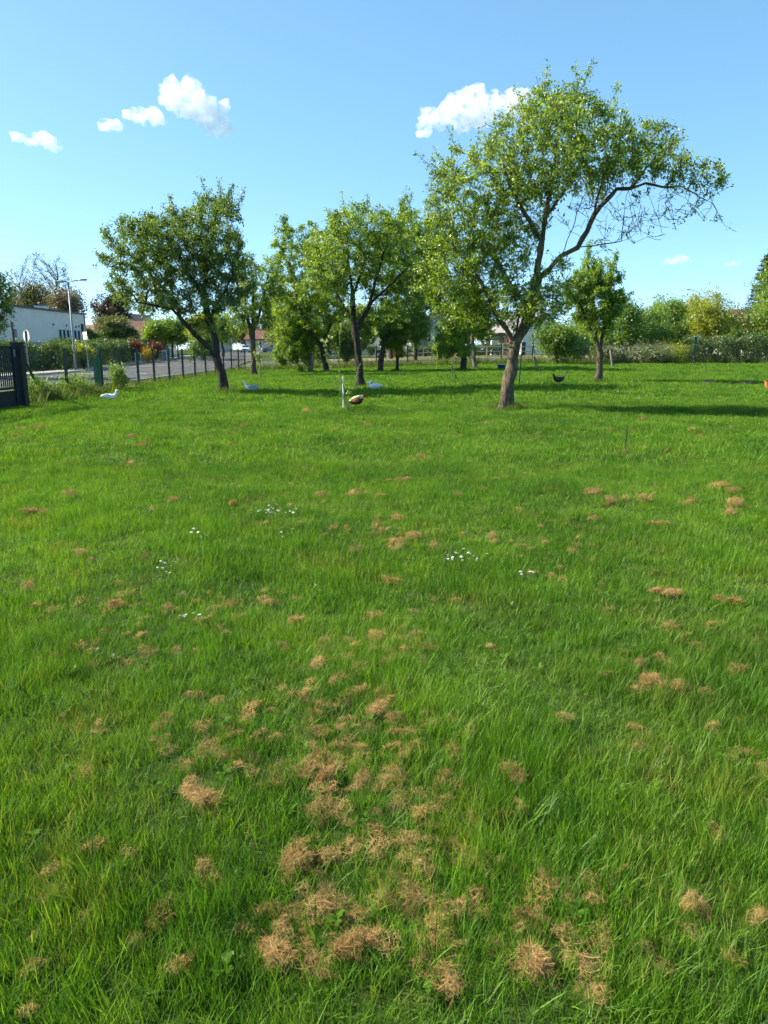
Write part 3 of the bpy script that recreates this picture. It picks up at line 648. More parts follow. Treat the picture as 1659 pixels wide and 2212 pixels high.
make_tree('plum_tree', 'tall plum tree with pale cracked trunk and long bare limb reaching right', b, T1, B1, 0.158, 2800, 25500, 0.095, 'bark_pale', 'leaf_bright', 11, bare=bare1,
          shoots=sh([(1250, 220, .35, 0, 1, 1.0), (1290, 220, .6, 0, 1, 1.1), (1245, 200, 0, 0, 1, .9), (1170, 200, 0, 0, 1, .6), (1120, 260, -.3, 0, 1, .8), (960, 370, -.5, 0, 1, .9), (935, 410, -.8, 0, .7, .8), (990, 330, -.3, 0, 1, .7), (1300, 240, .5, .2, .9, .9), (1540, 440, .6, 0, -.8, .6), (1450, 430, .5, 0, -1, .9), (1400, 430, .2, 0, -1, 1.2), (1370, 420, .4, 0, -1, 1.2), (1350, 430, .1, 0, -1, .9), (1480, 430, .7, 0, -.6, .8), (1440, 300, .7, 0, .4, .6)], Y), step=0.19, kill=1.9, rmin=0.0068)

# --- left tree
b = ground(485, 848); Y = b.y
T2 = [px([(485, 853), (480, 810), (468, 772)], Y), px([(468, 772), (435, 735, -.2), (400, 700, -.4), (372, 668, -.5), (335, 660, -.6), (295, 652, -.7)], Y), px([(468, 772), (466, 735, .2), (452, 690, .4), (440, 640, .5), (445, 580, .5), (462, 500, .4), (470, 450, .2)], Y),
      px([(385, 683, -.45), (375, 645, 0), (330, 600, .2), (300, 550, .2)], Y), px([(452, 690, .4), (480, 640, -.3), (505, 590, -.5)], Y), px([(440, 640, .5), (400, 580, -.6), (370, 520, -.7)], Y), px([(468, 772, 0), (430, 765, -.6), (410, 775, -.9)], Y)]
B2 = pb([(300, 530, 80, 55), (375, 520, 95, 70), (455, 505, 75, 65), (480, 565, 62, 70), (400, 595, 105, 52), (265, 590, 55, 45), (470, 450, 48, 35), (320, 635, 50, 22), (515, 610, 35, 50), (440, 700, 35, 30), (425, 765, 26, 22, -.7), (330, 662, 58, 26), (270, 628, 42, 36), (400, 655, 66, 28), (485, 645, 46, 36)], Y, 3.0, 1.4)
make_tree('fruit_tree', 'dark leafy fruit tree whose trunk forks into a long left limb', b, T2, B2, 0.165, 1900, 24000, 0.105, 'bark_dark', 'leaf_dark', 12,
          shoots=sh([(480, 440, 0, 0, 1, .9), (400, 450, -.1, 0, 1, .8), (520, 470, .3, 0, 1, .9), (240, 560, -1, 0, .4, .9), (280, 490, -.5, 0, 1, .7), (500, 440, .4, 0, 1, .8), (450, 430, -.2, 0, 1, .7)], Y), step=0.23, kill=1.9)

# --- centre trees
b = ground(778, 838); Y = b.y
T3 = [px([(778, 843), (777, 800), (772, 755), (766, 700)], Y), px([(766, 700), (762, 640, .1), (753, 570, .2), (750, 500, .2)], Y), px([(768, 720), (800, 655, -.3), (815, 590, -.5), (835, 530, -.5)], Y), px([(766, 700), (730, 640, .4), (705, 570, .6)], Y), px([(762, 640), (790, 560, .8), (800, 490, .9)], Y), px([(800, 655), (850, 610, -.8), (885, 570, -.8)], Y)]
B3 = pb([(745, 530, 55, 60), (700, 560, 52, 50), (815, 520, 62, 62), (862, 560, 52, 66), (785, 475, 62, 34), (718, 490, 34, 34), (840, 640, 55, 52), (720, 650, 40, 40), (790, 600, 40, 30), (870, 480, 40, 36), (690, 620, 60, 45), (900, 620, 45, 60), (760, 560, 90, 60)], Y, 3.0, 1.5)
make_tree('fruit_tree', 'yellow-green leafy tree with dark trunk behind the white stake', b, T3, B3, 0.138, 1500, 19000, 0.105, 'bark_dark', 'leaf_bright', 13, shoots=sh([(710, 460, -.1, 0, 1, .9), (790, 450, 0, 0, 1, .7), (860, 450, .1, 0, 1, .8), (880, 460, .4, 0, 1, .7)], Y), step=0.23)
b = ground(706, 806); Y = b.y
T4 = [px([(706, 810), (702, 780), (694, 750)], Y), px([(694, 750), (660, 700), (640, 640), (625, 570)], Y), px([(694, 750), (715, 700), (700, 620), (680, 560)], Y)]
B4 = pb([(640, 550, 58, 60), (612, 515, 36, 34), (650, 635, 56, 48), (610, 690, 40, 45), (690, 600, 48, 60), (630, 740, 42, 40), (690, 700, 45, 40), (600, 600, 36, 60), (690, 520, 50, 46), (720, 640, 50, 60)], Y, 3.2)
make_tree('fruit_tree', 'bushy green tree with split dark trunk left of the pale trunk gap', b, T4, B4, 0.15, 1200, 17000, 0.15, 'bark_dark', 'leaf_bright', 14, step=0.36, shoots=sh([(625, 490, -.1, 0, 1, 1.1), (605, 500, -.4, 0, 1, 1)], Y), droop=0.15)
b = ground(820, 805); Y = b.y
T5 = [px([(820, 810), (823, 780), (828, 740)], Y), px([(828, 740), (850, 680), (870, 600), (880, 520)], Y), px([(828, 740), (810, 690), (815, 620)], Y), px([(850, 680), (890, 650), (910, 610)], Y)]
B5 = pb([(880, 500, 42, 48), (900, 590, 42, 56), (850, 690, 54, 42), (892, 690, 38, 46), (845, 590, 40, 50), (800, 700, 46, 40), (905, 730, 26, 24), (850, 530, 60, 50), (930, 640, 40, 50)], Y, 3.2)
make_tree('fruit_tree', 'dense tree with slightly leaning dark trunk right of the yellow-green tree', b, T5, B5, 0.15, 1200, 16000, 0.16, 'bark_dark', 'leaf_mid', 15, step=0.36, shoots=sh([(860, 460, .05, 0, 1, 1.4), (855, 470, .1, 0, 1, 1.2)], Y))
b = ground(1000, 801); Y = b.y
T6 = [px([(1000, 805), (1003, 775), (1000, 750)], Y), px([(1000, 750), (975, 690), (945, 655), (930, 590)], Y), px([(1000, 750), (1015, 700), (1000, 640)], Y)]
B6 = pb([(930, 545, 44, 70), (950, 640, 48, 42), (985, 715, 46, 40), (960, 750, 34, 30), (1010, 660, 40, 60), (1000, 760, 38, 20)], Y, 3.0)
make_tree('fruit_tree', 'low spreading tree with forked trunk left of the plum tree', b, T6, B6, 0.17, 1000, 12500, 0.155, 'bark_dark', 'leaf_bright', 16, step=0.36)
b = ground(1026, 797); Y = b.y
make_tree('fruit_tree', 'slim tree with straight grey trunk just left of the plum trunk', b, [px([(1026, 801), (1024, 760), (1020, 730), (1022, 660)], Y)], pb([(1030, 690, 40, 45), (1045, 720, 26, 26), (1010, 640, 30, 40)], Y, 2.4), 0.13, 500, 6500, 0.15, 'bark_grey', 'leaf_mid', 17, step=0.34)
b = ground(549, 813); Y = b.y
T7 = [px([(549, 816), (548, 780), (545, 720)], Y), px([(545, 720), (530, 670), (525, 600)], Y), px([(545, 720), (560, 680), (575, 610)], Y), px([(545, 720), (546, 650), (548, 590)], Y)]
make_tree('fruit_tree', 'thin-crowned tree with thick straight trunk behind the left tree', b, T7, pb([(545, 640, 42, 52), (535, 585, 36, 36), (590, 620, 28, 44), (560, 690, 40, 30), (515, 690, 30, 36)], Y, 2.4), 0.165, 800, 5600, 0.14, 'bark', 'leaf_mid', 18, step=0.3, shoots=sh([(590, 600, .3, 0, 1, 1.2), (575, 580, .1, 0, 1, 1)], Y))
b = ground(857, 803); Y = b.y
make_tree('young_tree', 'young tree with thin ivy-clad trunk in front of the orange gate', b, [px([(857, 806), (858, 770), (855, 735), (850, 700)], Y)], pb([(848, 725, 36, 36), (862, 755, 20, 18)], Y, 1.6), 0.085, 380, 4200, 0.14, 'bark_dark', 'leaf_bright', 19, step=0.26)
b = ground(672, 806); Y = b.y
make_tree('young_tree', 'small weeping tree with pale grey trunk and drooping foliage', b, [px([(672, 810), (672, 780), (668, 750), (655, 725)], Y)], pb([(640, 740, 46, 32), (610, 760, 24, 26), (660, 720, 40, 24)], Y, 2.2), 0.15, 520, 6800, 0.15, 'bark_grey', 'leaf_bright', 20, step=0.3, droop=0.5, trop=-0.12)
b = ground(1291, 825); Y = b.y
T8 = [px([(1291, 829), (1296, 790), (1295, 755), (1288, 735)], Y), px([(1288, 735), (1268, 695, -.2), (1248, 645, -.3)], Y), px([(1295, 755), (1308, 700, .2), (1306, 620, .3)], Y), px([(1288, 735), (1285, 680, .4), (1275, 610, .5)], Y)]
B8 = pb([(1280, 650, 52, 62), (1305, 610, 34, 46), (1245, 635, 32, 46), (1325, 655, 26, 50), (1278, 585, 28, 30), (1290, 705, 40, 26)], Y, 2.0)
make_tree('fruit_tree', 'small fruit tree with reddish crooked trunk right of the black hen', b, T8, B8, 0.13, 1000, 12500, 0.115, 'bark', 'leaf_bright', 21, step=0.22, shoots=sh([(1320, 590, .3, 0, 1, 1), (1270, 570, -.1, 0, 1, .9), (1345, 640, .8, 0, .8, .6)], Y))

# --- bushes, hedges and background trees
def bush(name, label, base, blobs, n_leaf, leaf, leafm, seed, bark='bark_dark', trunk=0.0, cl=0.22, cat='bush', group=None, spur=40, trunk_mat=None, upright=False):
    r = np.random.default_rng(seed); b = np.array(base, float); blobs = [(np.array(c, float) - b, rr) for c, rr in blobs]
    n_leaf = int(n_leaf * 1.5); m = max(12, n_leaf // spur); C0 = spray(blobs, m, r, 0.42); C0 = C0[C0[:, 2] > 0.03]; m = len(C0)
    top = max(c[2] + rr[2] for c, rr in blobs)
    pos = [np.zeros(3)]; par = [-1]; rad = [max(trunk, .04)]
    if trunk:
        hh = min(c[2] - rr[2] for c, rr in blobs) + .2 * top; cur = 0; cxy = np.mean([c[:2] for c, rr in blobs], 0)
        for k in range(1, 7):
            t = k / 6; pos.append(np.array([cxy[0] * t * t + r.normal(0, .03), cxy[1] * t * t, hh * t])); par.append(cur); rad.append(trunk * (1 - .4 * t)); cur = len(pos) - 1
    anchor = len(pos) - 1; ap = pos[anchor]
    for i in r.choice(m, min(m, 46), replace=False):
        q = C0[i]; cur = anchor; midp = ap * .45 + q * .55 + np.array([0, 0, .12 * np.linalg.norm(q - ap)]) + r.normal(0, .08, 3); r0 = (trunk * .5 if trunk else .03) * r.uniform(.4, .9)
        for k in range(1, 6):
            t = k / 5; p = (1 - t) ** 2 * ap + 2 * t * (1 - t) * midp + t * t * q; pos.append(p); par.append(cur); rad.append(max(.006, r0 * (1 - .85 * t))); cur = len(pos) - 1
    root = tag(empty(name, base), label, cat, group)
    link('trunk' if trunk else 'stems', branch_mesh('stems', pos, par, rad, (7, 3), .03), M[bark], root)
    cc = r.uniform(.6, 1.4, m) * cl; ct = .40 + .24 * wob(C0[:, 0] + .5 * C0[:, 1], C0[:, 2], .6, 4) + r.normal(0, .12, m)
    C = np.repeat(C0, spur, 0) + r.normal(0, 1, (m * spur, 3)) * np.repeat(cc, spur)[:, None]; D = r.normal(0, 1, C.shape) + np.array([0, 0, .9 if upright else .2])
    k = C[:, 2] > 0.02; n = k.sum()
    link('crown' if trunk else 'foliage', leaf_mesh('foliage', C[k], D[k], leaf * r.uniform(.6, 1.3, n), (np.repeat(ct, spur) + r.normal(0, .13, m * spur))[k], r), M[leafm], root)
    return root
def bush_px(name, label, u, v0, v1, w, Y, n, leaf, leafm, seed, trunk=0.0, cl=0.25, extra=(), cat='bush', **kw):
    """u centre column, v0 top and v1 foot row, w width, all read off the photograph, at distance Y"""
    k = Y / FPX; xb = at(u, 755, Y).x; base = drop(xb, Y); top = at(u, v0, Y).z; lo = max(base.z + .1, at(u, v1, Y).z); hz = (top - lo) / 2; zc = (top + lo) / 2; rx = w * k / 2; r = random.Random(seed)
    bl = [((xb + r.uniform(-.35, .35) * rx, Y + r.uniform(-.3, .3) * rx, zc + r.uniform(-.35, .4) * hz), (rx * r.uniform(.5, .75), rx * r.uniform(.5, .75), hz * r.uniform(.45, .62))) for _ in range(5)]
    bl += [((xb, Y, zc - .2 * hz), (rx * .85, rx * .8, hz * .75))] + [(at(*e[:2], Y), (e[2] * k, e[2] * k, e[3] * k)) for e in extra]
    return bush(name, label, base, bl, n, leaf, leafm, seed, trunk=trunk, cl=cl, cat=cat, **kw)
def hedge(name, label, pl, width, height, n, leaf, leafm, seed, group=None, cat='hedge'):
    r = np.random.default_rng(seed); pl = np.array(pl, float); s = np.concatenate([[0], np.cumsum(np.hypot(*np.diff(pl, axis=0).T))]); L = s[-1]
    b = np.array(drop(*pl.mean(0)))
    n = int(n * 2.2); m = n // 30; t = r.uniform(0, L, m); X = np.interp(t, s, pl[:, 0]); Yy = np.interp(t, s, pl[:, 1])
    dx = np.interp(np.minimum(t + .05, L), s, pl[:, 0]) - np.interp(np.maximum(t - .05, 0), s, pl[:, 0]); dy = np.interp(np.minimum(t + .05, L), s, pl[:, 1]) - np.interp(np.maximum(t - .05, 0), s, pl[:, 1]); nn = np.hypot(dx, dy); nx, ny = -dy / nn, dx / nn
    face = r.integers(0, 3, m); a = np.where(face == 0, -1, np.where(face == 1, 1, r.uniform(-1, 1, m))) * width / 2; hh = height * (1 + .10 * np.sin(t * 1.1 + seed) + .07 * np.sin(t * 2.7)); z = np.where(face == 2, hh, r.uniform(.02, 1, m) * hh)
    C0 = np.stack([X + nx * a, Yy + ny * a, g(X, Yy) + z], 1) - b
    C = np.repeat(C0, 30, 0) + r.normal(0, .16, (m * 30, 3)); ct = .38 + .22 * wob(C0[:, 0] + C0[:, 1], C0[:, 2] * 2, 1.1, 2) + .16 * (face == 2) * 0 + r.normal(0, .12, m)
    root = tag(empty(name, b), label, cat, group)
    link('foliage', leaf_mesh('foliage', C, r.normal(0, 1, C.shape) + np.array([0, 0, .3]), leaf * r.uniform(.6, 1.3, len(C)), np.repeat(ct, 30) + r.normal(0, .12, len(C)), r), M[leafm], root)
    mb = MB()
    for i in range(int(L / .6)):
        q = i * .6 + .3; x, y = np.interp(q, s, pl[:, 0]), np.interp(q, s, pl[:, 1]); mb.tube([(x - b[0], y - b[1], gz(x, y) - b[2] - .05), (x - b[0] + r.normal(0, .1), y - b[1] + r.normal(0, .1), gz(x, y) - b[2] + height * .8)], [.04, .015], 5)
        for _ in range(5):
            z = r.uniform(.2, .8) * height; a = r.uniform(0, 6.28); mb.tube([(x - b[0], y - b[1], gz(x, y) - b[2] + z), (x - b[0] + .45 * math.cos(a), y - b[1] + .45 * math.sin(a), gz(x, y) - b[2] + z + .2)], [.02, .008], 4)
    mb.build('stems', M['bark_dark'], root)
    return root

# ---------------------------------------------------------------- vegetation in the background
bush_px('bush', 'round green bush with a bare trunk right of the plum tree', 1205, 675, 782, 88, 57, 8500, 0.17, 'leaf_mid', 31, trunk=0.12, extra=[(1235, 740, 30, 40), (1170, 720, 26, 30)])
bush_px('bush', 'green bush just right of the small crooked fruit tree', 1352, 636, 785, 96, 62, 6500, 0.19, 'leaf_mid', 32)
bush_px('bush', 'dark shaded bush behind the wire fence on the right', 1400, 660, 772, 110, 65, 7500, 0.19, 'leaf_mid', 33)
bush_px('bush', 'tall fresh green bush left of the distant right lamp', 1442, 628, 760, 112, 69, 7500, 0.20, 'leaf_bright', 34)
bush_px('bush', 'olive green bush under the distant right lamp', 1490, 622, 765, 108, 71, 8000, 0.20, 'leaf_yellow', 35)
bush_px('fruit_tree', 'yellow-green garden tree with whitewashed trunk behind the green post', 1535, 622, 752, 96, 63, 8000, 0.17, 'leaf_yellow', 36, trunk=0.13, cat='tree')
bush_px('bush', 'low yellow-leaved bush left of the green post', 1448, 738, 786, 96, 60, 4200, 0.13, 'leaf_yellow', 37)
bush_px('bush', 'dull olive bush right of the yellow-green garden tree', 1590, 648, 765, 110, 67, 6500, 0.20, 'leaf_olive', 38)
bush_px('bush', 'brownish shrub below the pinkish roof on the right', 1628, 660, 770, 80, 71, 4200, 0.2, 'leaf_brown', 39)
hedge('hedge', 'low dark green hedge at the right end of the lawn', [(23.6, 59.2), (36, 59.4)], 1.3, 1.75, 9000, 0.13, 'leaf_hedge', 40)
bush_px('bush', 'pale grey-green scrub growing through the wire fence', 1395, 742, 790, 120, 58.6, 5200, 0.12, 'leaf_grey', 41)
bush_px('bush', 'grey-green scrub beside the small pruned stump', 1315, 748, 790, 70, 59.0, 3000, 0.12, 'leaf_grey', 42)
bush_px('broadleaf_tree', 'fresh green broadleaf tree cut off by the right edge', 1690, 572, 775, 150, 65, 12000, 0.2, 'leaf_bright', 43, trunk=0.22, cat='tree', extra=[(1672, 612, 42, 46), (1692, 580, 40, 36), (1652, 675, 36, 50), (1660, 720, 40, 40)])
bush_px('bush', 'dark rounded bush behind the pale rail fence', 898, 640, 752, 84, 76, 7500, 0.21, 'leaf_dark', 44, trunk=0.2)
bush_px('bush', 'dark bush standing behind the yellow-green tree trunk', 748, 665, 792, 76, 62, 6000, 0.19, 'leaf_dark', 45)
bush_px('bush', 'dark bush behind the fence under the bushy split-trunk tree', 690, 690, 790, 60, 61, 4000, 0.18, 'leaf_dark', 46)
bush_px('bush', 'olive shrub behind the thin-crowned tree', 600, 610, 748, 84, 80, 5500, 0.24, 'leaf_olive', 47, trunk=0.14)
bush_px('bush', 'bright green shrub glimpsed under the left tree limbs', 440, 672, 748, 84, 92, 5500, 0.26, 'leaf_yellow', 48)
bush_px('bush', 'dark clipped bush beside the distant road bend', 440, 712, 775, 70, 88, 4500, 0.22, 'leaf_dark', 49)
bush_px('broadleaf_tree', 'green roadside tree right of the brown-roofed house', 372, 682, 752, 92, 97, 6500, 0.28, 'leaf_mid', 50, trunk=0.15, cat='tree')
bush_px('broadleaf_tree', 'light green roadside tree right of the gable', 335, 690, 750, 50, 94, 3800, 0.26, 'leaf_bright', 51, trunk=0.12, cat='tree')
bush_px('bush', 'wide olive shrub in front of the brown-roofed house', 245, 682, 735, 78, 90, 5200, 0.26, 'leaf_olive', 52)
bush_px('broadleaf_tree', 'dark purple-leaved tree behind the wide olive shrub', 248, 618, 715, 96, 118, 6500, 0.34, 'leaf_purple', 53, trunk=0.3, cat='tree')
bush_px('broadleaf_tree', 'brownish budding tree behind the beige hall', 150, 615, 690, 92, 125, 4200, 0.36, 'leaf_brown', 54, trunk=0.3, cl=0.7, cat='tree')
bush_px('broadleaf_tree', 'pale olive tree behind the left end of the hall', 95, 605, 690, 84, 130, 4800, 0.38, 'leaf_olive', 55, trunk=0.3, cl=0.7, cat='tree')
bush_px('broadleaf_tree', 'grey-green tree peeping over the hall roof at far left', 40, 632, 700, 70, 132, 3800, 0.38, 'leaf_grey', 56, trunk=0.3, cl=0.7, cat='tree')
bush_px('broadleaf_tree', 'dark tree far down the street behind the white car', 530, 690, 748, 80, 175, 4500, 0.45, 'leaf_olive', 57, trunk=0.3, cat='tree')
bush_px('broadleaf_tree', 'dark tree filling the gap behind the centre trunks', 670, 640, 770, 110, 98, 6500, 0.3, 'leaf_dark', 58, trunk=0.3, cat='tree')
bush_px('broadleaf_tree', 'dim tree behind the beige gable in the centre', 985, 640, 745, 100, 125, 5200, 0.36, 'leaf_mid', 59, trunk=0.3, cat='tree')
bush_px('broadleaf_tree', 'dark distant tree between the plum tree and the round bush', 1255, 655, 770, 70, 92, 4200, 0.3, 'leaf_mid', 60, trunk=0.25, cat='tree')
bush_px('broadleaf_tree', 'low distant dark tree line piece under the small clouds', 1385, 655, 750, 60, 110, 3800, 0.34, 'leaf_purple', 61, trunk=0.25, cat='tree')
bush_px('broadleaf_tree', 'dark spreading tree behind the bushy split-trunk tree', 640, 625, 772, 120, 70, 8000, 0.24, 'leaf_dark', 101, trunk=0.2, cat='tree')
bush_px('broadleaf_tree', 'olive tree filling the gap behind the yellow-green tree', 770, 630, 770, 110, 74, 8000, 0.24, 'leaf_olive', 102, trunk=0.2, cat='tree')
bush_px('broadleaf_tree', 'mid-green tree behind the dense leaning-trunk tree', 845, 640, 752, 90, 84, 6000, 0.26, 'leaf_mid', 103, trunk=0.2, cat='tree')
bush_px('broadleaf_tree', 'mid-green tree behind the low spreading tree', 1010, 650, 740, 90, 86, 6000, 0.26, 'leaf_dark', 104, trunk=0.2, cat='tree')
bush_px('bush', 'leafy bush below the plum crown left of the shuttered house', 965, 700, 786, 66, 60.5, 4000, 0.16, 'leaf_bright', 105)
bush_px('bush', 'green bush right of the round bush and its bare trunk', 1245, 700, 790, 60, 60, 4500, 0.17, 'leaf_mid', 106)
bush_px('bush', 'tangled green bush behind the crooked fruit tree', 1300, 690, 788, 84, 63, 5500, 0.18, 'leaf_mid', 107)
bush_px('bush', 'lush green bush between the dark bush and the yellow one', 1425, 690, 778, 84, 62.5, 5000, 0.17, 'leaf_mid', 108)
bush_px('bush', 'shaded bush behind the leaning green post', 1492, 685, 776, 84, 65, 5500, 0.18, 'leaf_mid', 109)
bush_px('bush', 'green bush right of the whitewashed garden tree', 1568, 700, 780, 70, 62, 5000, 0.17, 'leaf_mid', 110)
bush_px('bush', 'dense dark bush under the spruce', 1640, 675, 778, 100, 66, 6500, 0.19, 'leaf_mid', 111)
bush_px('broadleaf_tree', 'leafy tree closing the street behind the left tree trunk', 482, 668, 750, 92, 112, 6500, 0.3, 'leaf_mid', 112, trunk=0.25, cat='tree')
# left-edge tree over the road
b = drop(-23.3, 42.0); Y = 42
make_tree('broadleaf_tree', 'dark leafy tree cut off by the left edge above the gate', b, [[b, b + Vector((.1, 0, 1.6)), b + Vector((.3, 0, 2.6))], [b + Vector((.3, 0, 2.6)), b + Vector((1.2, -.3, 3.6)), b + Vector((2.3, -.2, 4.6))], [b + Vector((.3, 0, 2.6)), b + Vector((-1, .3, 4)), b + Vector((-2, .3, 5.5))]],
          [((-22.0, 42, 4.7), (1.9, 2.2, 1.6)), ((-23.6, 42, 5.7), (2.4, 2.4, 1.6)), ((-21.5, 42, 3.3), (1.3, 1.5, 1.2)), ((-25.3, 42, 4.4), (2.0, 2.2, 1.6)), ((-22.6, 42, 2.9), (1.6, 1.5, .9))], 0.2, 1000, 12000, 0.17, 'bark_dark', 'leaf_dark', 62, step=0.3)
# tall bare tree
b = drop(-57.5, 128)
make_tree('bare_tree', 'tall grey bare tree rising behind the beige hall', b, [[b, b + Vector((.2, 0, 3)), b + Vector((.4, 0, 7))], [b + Vector((.2, 0, 3)), b + Vector((-2.2, 0, 7)), b + Vector((-3.0, 0, 11))], [b + Vector((.3, 0, 5)), b + Vector((2.6, 0, 9)), b + Vector((3.6, 0, 13))]],
          [(b + Vector((.5, 0, 12)), (2.6, 2.4, 4.6)), (b + Vector((-3, 0, 10.5)), (2.0, 2, 4)), (b + Vector((4.0, 0, 12)), (1.9, 2, 4.2)), (b + Vector((0, 0, 7)), (4, 2, 2))], 0.36, 3200, 1500, 0.2, 'bark_grey', 'leaf_olive', 63, step=0.5, trop=0.75, rmin=0.017, twig=1.5, fill=2.5)
# spruce
def spruce(base, h, rmax, seed):
    r = np.random.default_rng(seed); pos = [np.zeros(3)]; par = [-1]; rad = [.22]; C = []; D = []
    n = 26
    for k in range(1, n + 1): pos.append(np.array([0, 0, h * k / n])); par.append(k - 1); rad.append(.22 * (1 - k / n) + .015)
    for k in range(3, n):
        t = k / n; L = rmax * (1 - t) ** .85 + .15
        for a in r.uniform(0, 6.28, 9):
            cur = k; q = pos[k]; Lb = L * r.uniform(.75, 1.1)
            for j in range(1, 7):
                s = j / 6; p = q + np.array([math.cos(a) * Lb * s, math.sin(a) * Lb * s, -.30 * Lb * s + .20 * Lb * s * s]); pos.append(p); par.append(cur); rad.append(.03 * (1 - s) + .008); cur = len(pos) - 1
                m = 14; C.append(p + r.normal(0, 1, (m, 3)) * np.array([.16, .16, .07])); D.append(np.array([math.cos(a), math.sin(a), -.2]) + r.normal(0, .55, (m, 3)))
    root = tag(empty('spruce_tree', base), 'blue-grey spruce behind the right-edge broadleaf tree', 'tree')
    link('trunk', branch_mesh('trunk', pos, par, rad, (7, 3), .03), M['bark_dark'], root)
    C = np.concatenate(C); D = np.concatenate(D); link('crown', leaf_mesh('crown', C, D, .34 * r.uniform(.6, 1.2, len(C)), r.uniform(.1, .9, len(C)), r, 0, .3), M['needle'], root)
spruce(drop(42.8, 86), 11.3, 3.8, 64)
bush('weed_clump', 'tall weedy clump at the foot of the gate stay', drop(-11.1, 23.2), [((-11.0, 23.2, .4), (.5, .7, .28)), ((-11.2, 24.3, .25), (.4, .6, .25))], 1900, .08, 'leaf_mid', 78, cl=.12, cat='weeds', upright=True, bark='stem_green')
bush('weed_clump', 'tall weedy clump between gate stay and green corner post', drop(-10.9, 26.0), [((-10.8, 26.0, .3), (.5, .7, .28)), ((-11.1, 27.0, .3), (.5, .6, .4))], 1900, .09, 'leaf_mid', 79, cl=.12, cat='weeds', upright=True, bark='stem_green')
bush('weed_clump', 'small weedy clump right of the green corner post', drop(-10.6, 30.0), [((-10.6, 30.0, .45), (.3, .4, .5))], 1000, .10, 'leaf_mid', 80, cl=.1, cat='weeds', upright=True, bark='stem_green')
# hedges and shrubs across the road
hedge('hedge', 'long overgrown green hedge in front of the beige hall', [(-34.5, 56), (-24.6, 56.5), (-25.2, 64)], 1.5, 1.85, 15000, 0.15, 'leaf_hedge', 70)
hedge('hedge', 'long dark hedge following the far side of the road', [(-25.6, 66), (-27.5, 82), (-28.5, 98)], 1.3, 1.9, 14000, 0.17, 'leaf_hedge', 71)
hedge('hedge', 'dark clipped hedge row behind the direction sign', [(-34.8, 88), (-28.8, 89)], 1.2, 3.2, 8000, 0.2, 'leaf_hedge', 72)
bush_px('bush', 'red-leaved photinia bush on the hedge across the road', 291, 741, 760, 40, 80, 2200, 0.16, 'leaf_red', 73)
bush_px('bush', 'dark wine-red shrub left of the red photinia', 248, 742, 768, 36, 76, 2200, 0.15, 'leaf_purple', 74)
bush_px('bush', 'reddish shrub right of the yellow broom', 336, 743, 760, 34, 85, 1800, 0.16, 'leaf_red', 75)
bush_px('bush', 'yellow flowering broom between two red shrubs', 319, 752, 784, 16, 79, 1500, 0.13, 'leaf_broom', 76)
bush_px('bush', 'light green shrub behind the street lamp pole', 178, 742, 772, 36, 58, 2200, 0.13, 'leaf_yellow', 77)

w = []
for (x, y, rb) in TREE_FEET:
    if y < 58:
        for _ in range(34): a = RNG.uniform(0, 6.28); q = rb * 1.3 + abs(RNG.normal(0, .16)); w.append((x + q * math.cos(a), y + q * math.sin(a), RNG.uniform(.22, .5)))
weeds('trunk_weeds', w, 'longer grass left standing round the tree trunks')
# ---------------------------------------------------------------- buildings
def window(parent, c, w, h, nrm, frame='white_paint', pane='glass_dark', t=.06):
    """frame with a pane, c centre on the wall, nrm 'x' or 'y' facing with sign"""
    ax, sg = nrm[1], (1 if nrm[0] == '+' else -1)
    def bx(mb, du, dz, su, sz, off, th):
        if ax == 'x': mb.box((c[0] + sg * off, c[1] + du, c[2] + dz), (th, su, sz))
        else: mb.box((c[0] + du, c[1] + sg * off, c[2] + dz), (su, th, sz))
    mb = MB()
    for s_ in (-1, 1): bx(mb, s_ * (w / 2 - t / 2), 0, t, h, .02, .06); bx(mb, 0, s_ * (h / 2 - t / 2), w - 2 * t, t, .02, .06)
    if w > .8: bx(mb, 0, 0, t, h - 2 * t, .02, .05)
    f = mb.build('window', M[frame], parent); p = MB(); bx(p, 0, 0, w - 2 * t, h - 2 * t, .008, .02); p.build('pane', M[pane], f)
    sl = MB(); bx(sl, 0, -h / 2 - .04, w + .14, .06, .05, .14); sl.build('sill', M['concrete'], f)
    return f
def house(name, label, loc, rz, w, d, eave, ridge, wallm, roofm, ridge_axis='x', over=.35):
    o = tag(empty(name, loc, rz), label, 'house')
    mb = MB()
    if ridge_axis == 'x': mb.prism([(-d / 2, -.4), (d / 2, -.4), (d / 2, eave), (0, ridge), (-d / 2, eave)], 'x', -w / 2, w / 2)
    else: mb.prism([(-w / 2, -.4), (w / 2, -.4), (w / 2, eave), (0, ridge), (-w / 2, eave)], 'y', -d / 2, d / 2)
    mb.build('wall', M[wallm], o)
    half = (d if ridge_axis == 'x' else w) / 2; lng = (w if ridge_axis == 'x' else d) / 2 + over; sl = (ridge - eave) / half; rf = MB()
    for s_ in (-1, 1):
        pr = [(0, ridge + .02), (s_ * (half + over), ridge + .02 - sl * (half + over)), (s_ * (half + over), ridge + .16 - sl * (half + over)), (0, ridge + .17)]
        rf.prism(pr, ridge_axis, -lng, lng)
    r_ = rf.build('roof', M[roofm], o); ch = MB(); p = (w * .22, 0.25) if ridge_axis == 'x' else (0.25, d * .22); ch.box((p[0], p[1], ridge + .35), (.55, .55, 1.1)); ch.box((p[0], p[1], ridge + .93), (.7, .7, .08)); ch.build('chimney', M['render_grey'], r_)
    for s_ in (-1, 1):
        gt = MB(); q = s_ * (half + over + .05); zz = ridge - sl * (half + over)
        gt.tube([(-lng, q, zz), (lng, q, zz)] if ridge_axis == 'x' else [(q, -lng, zz), (q, lng, zz)], .06, 6)
        gt.build('gutter', M['galv'], o)
    return o
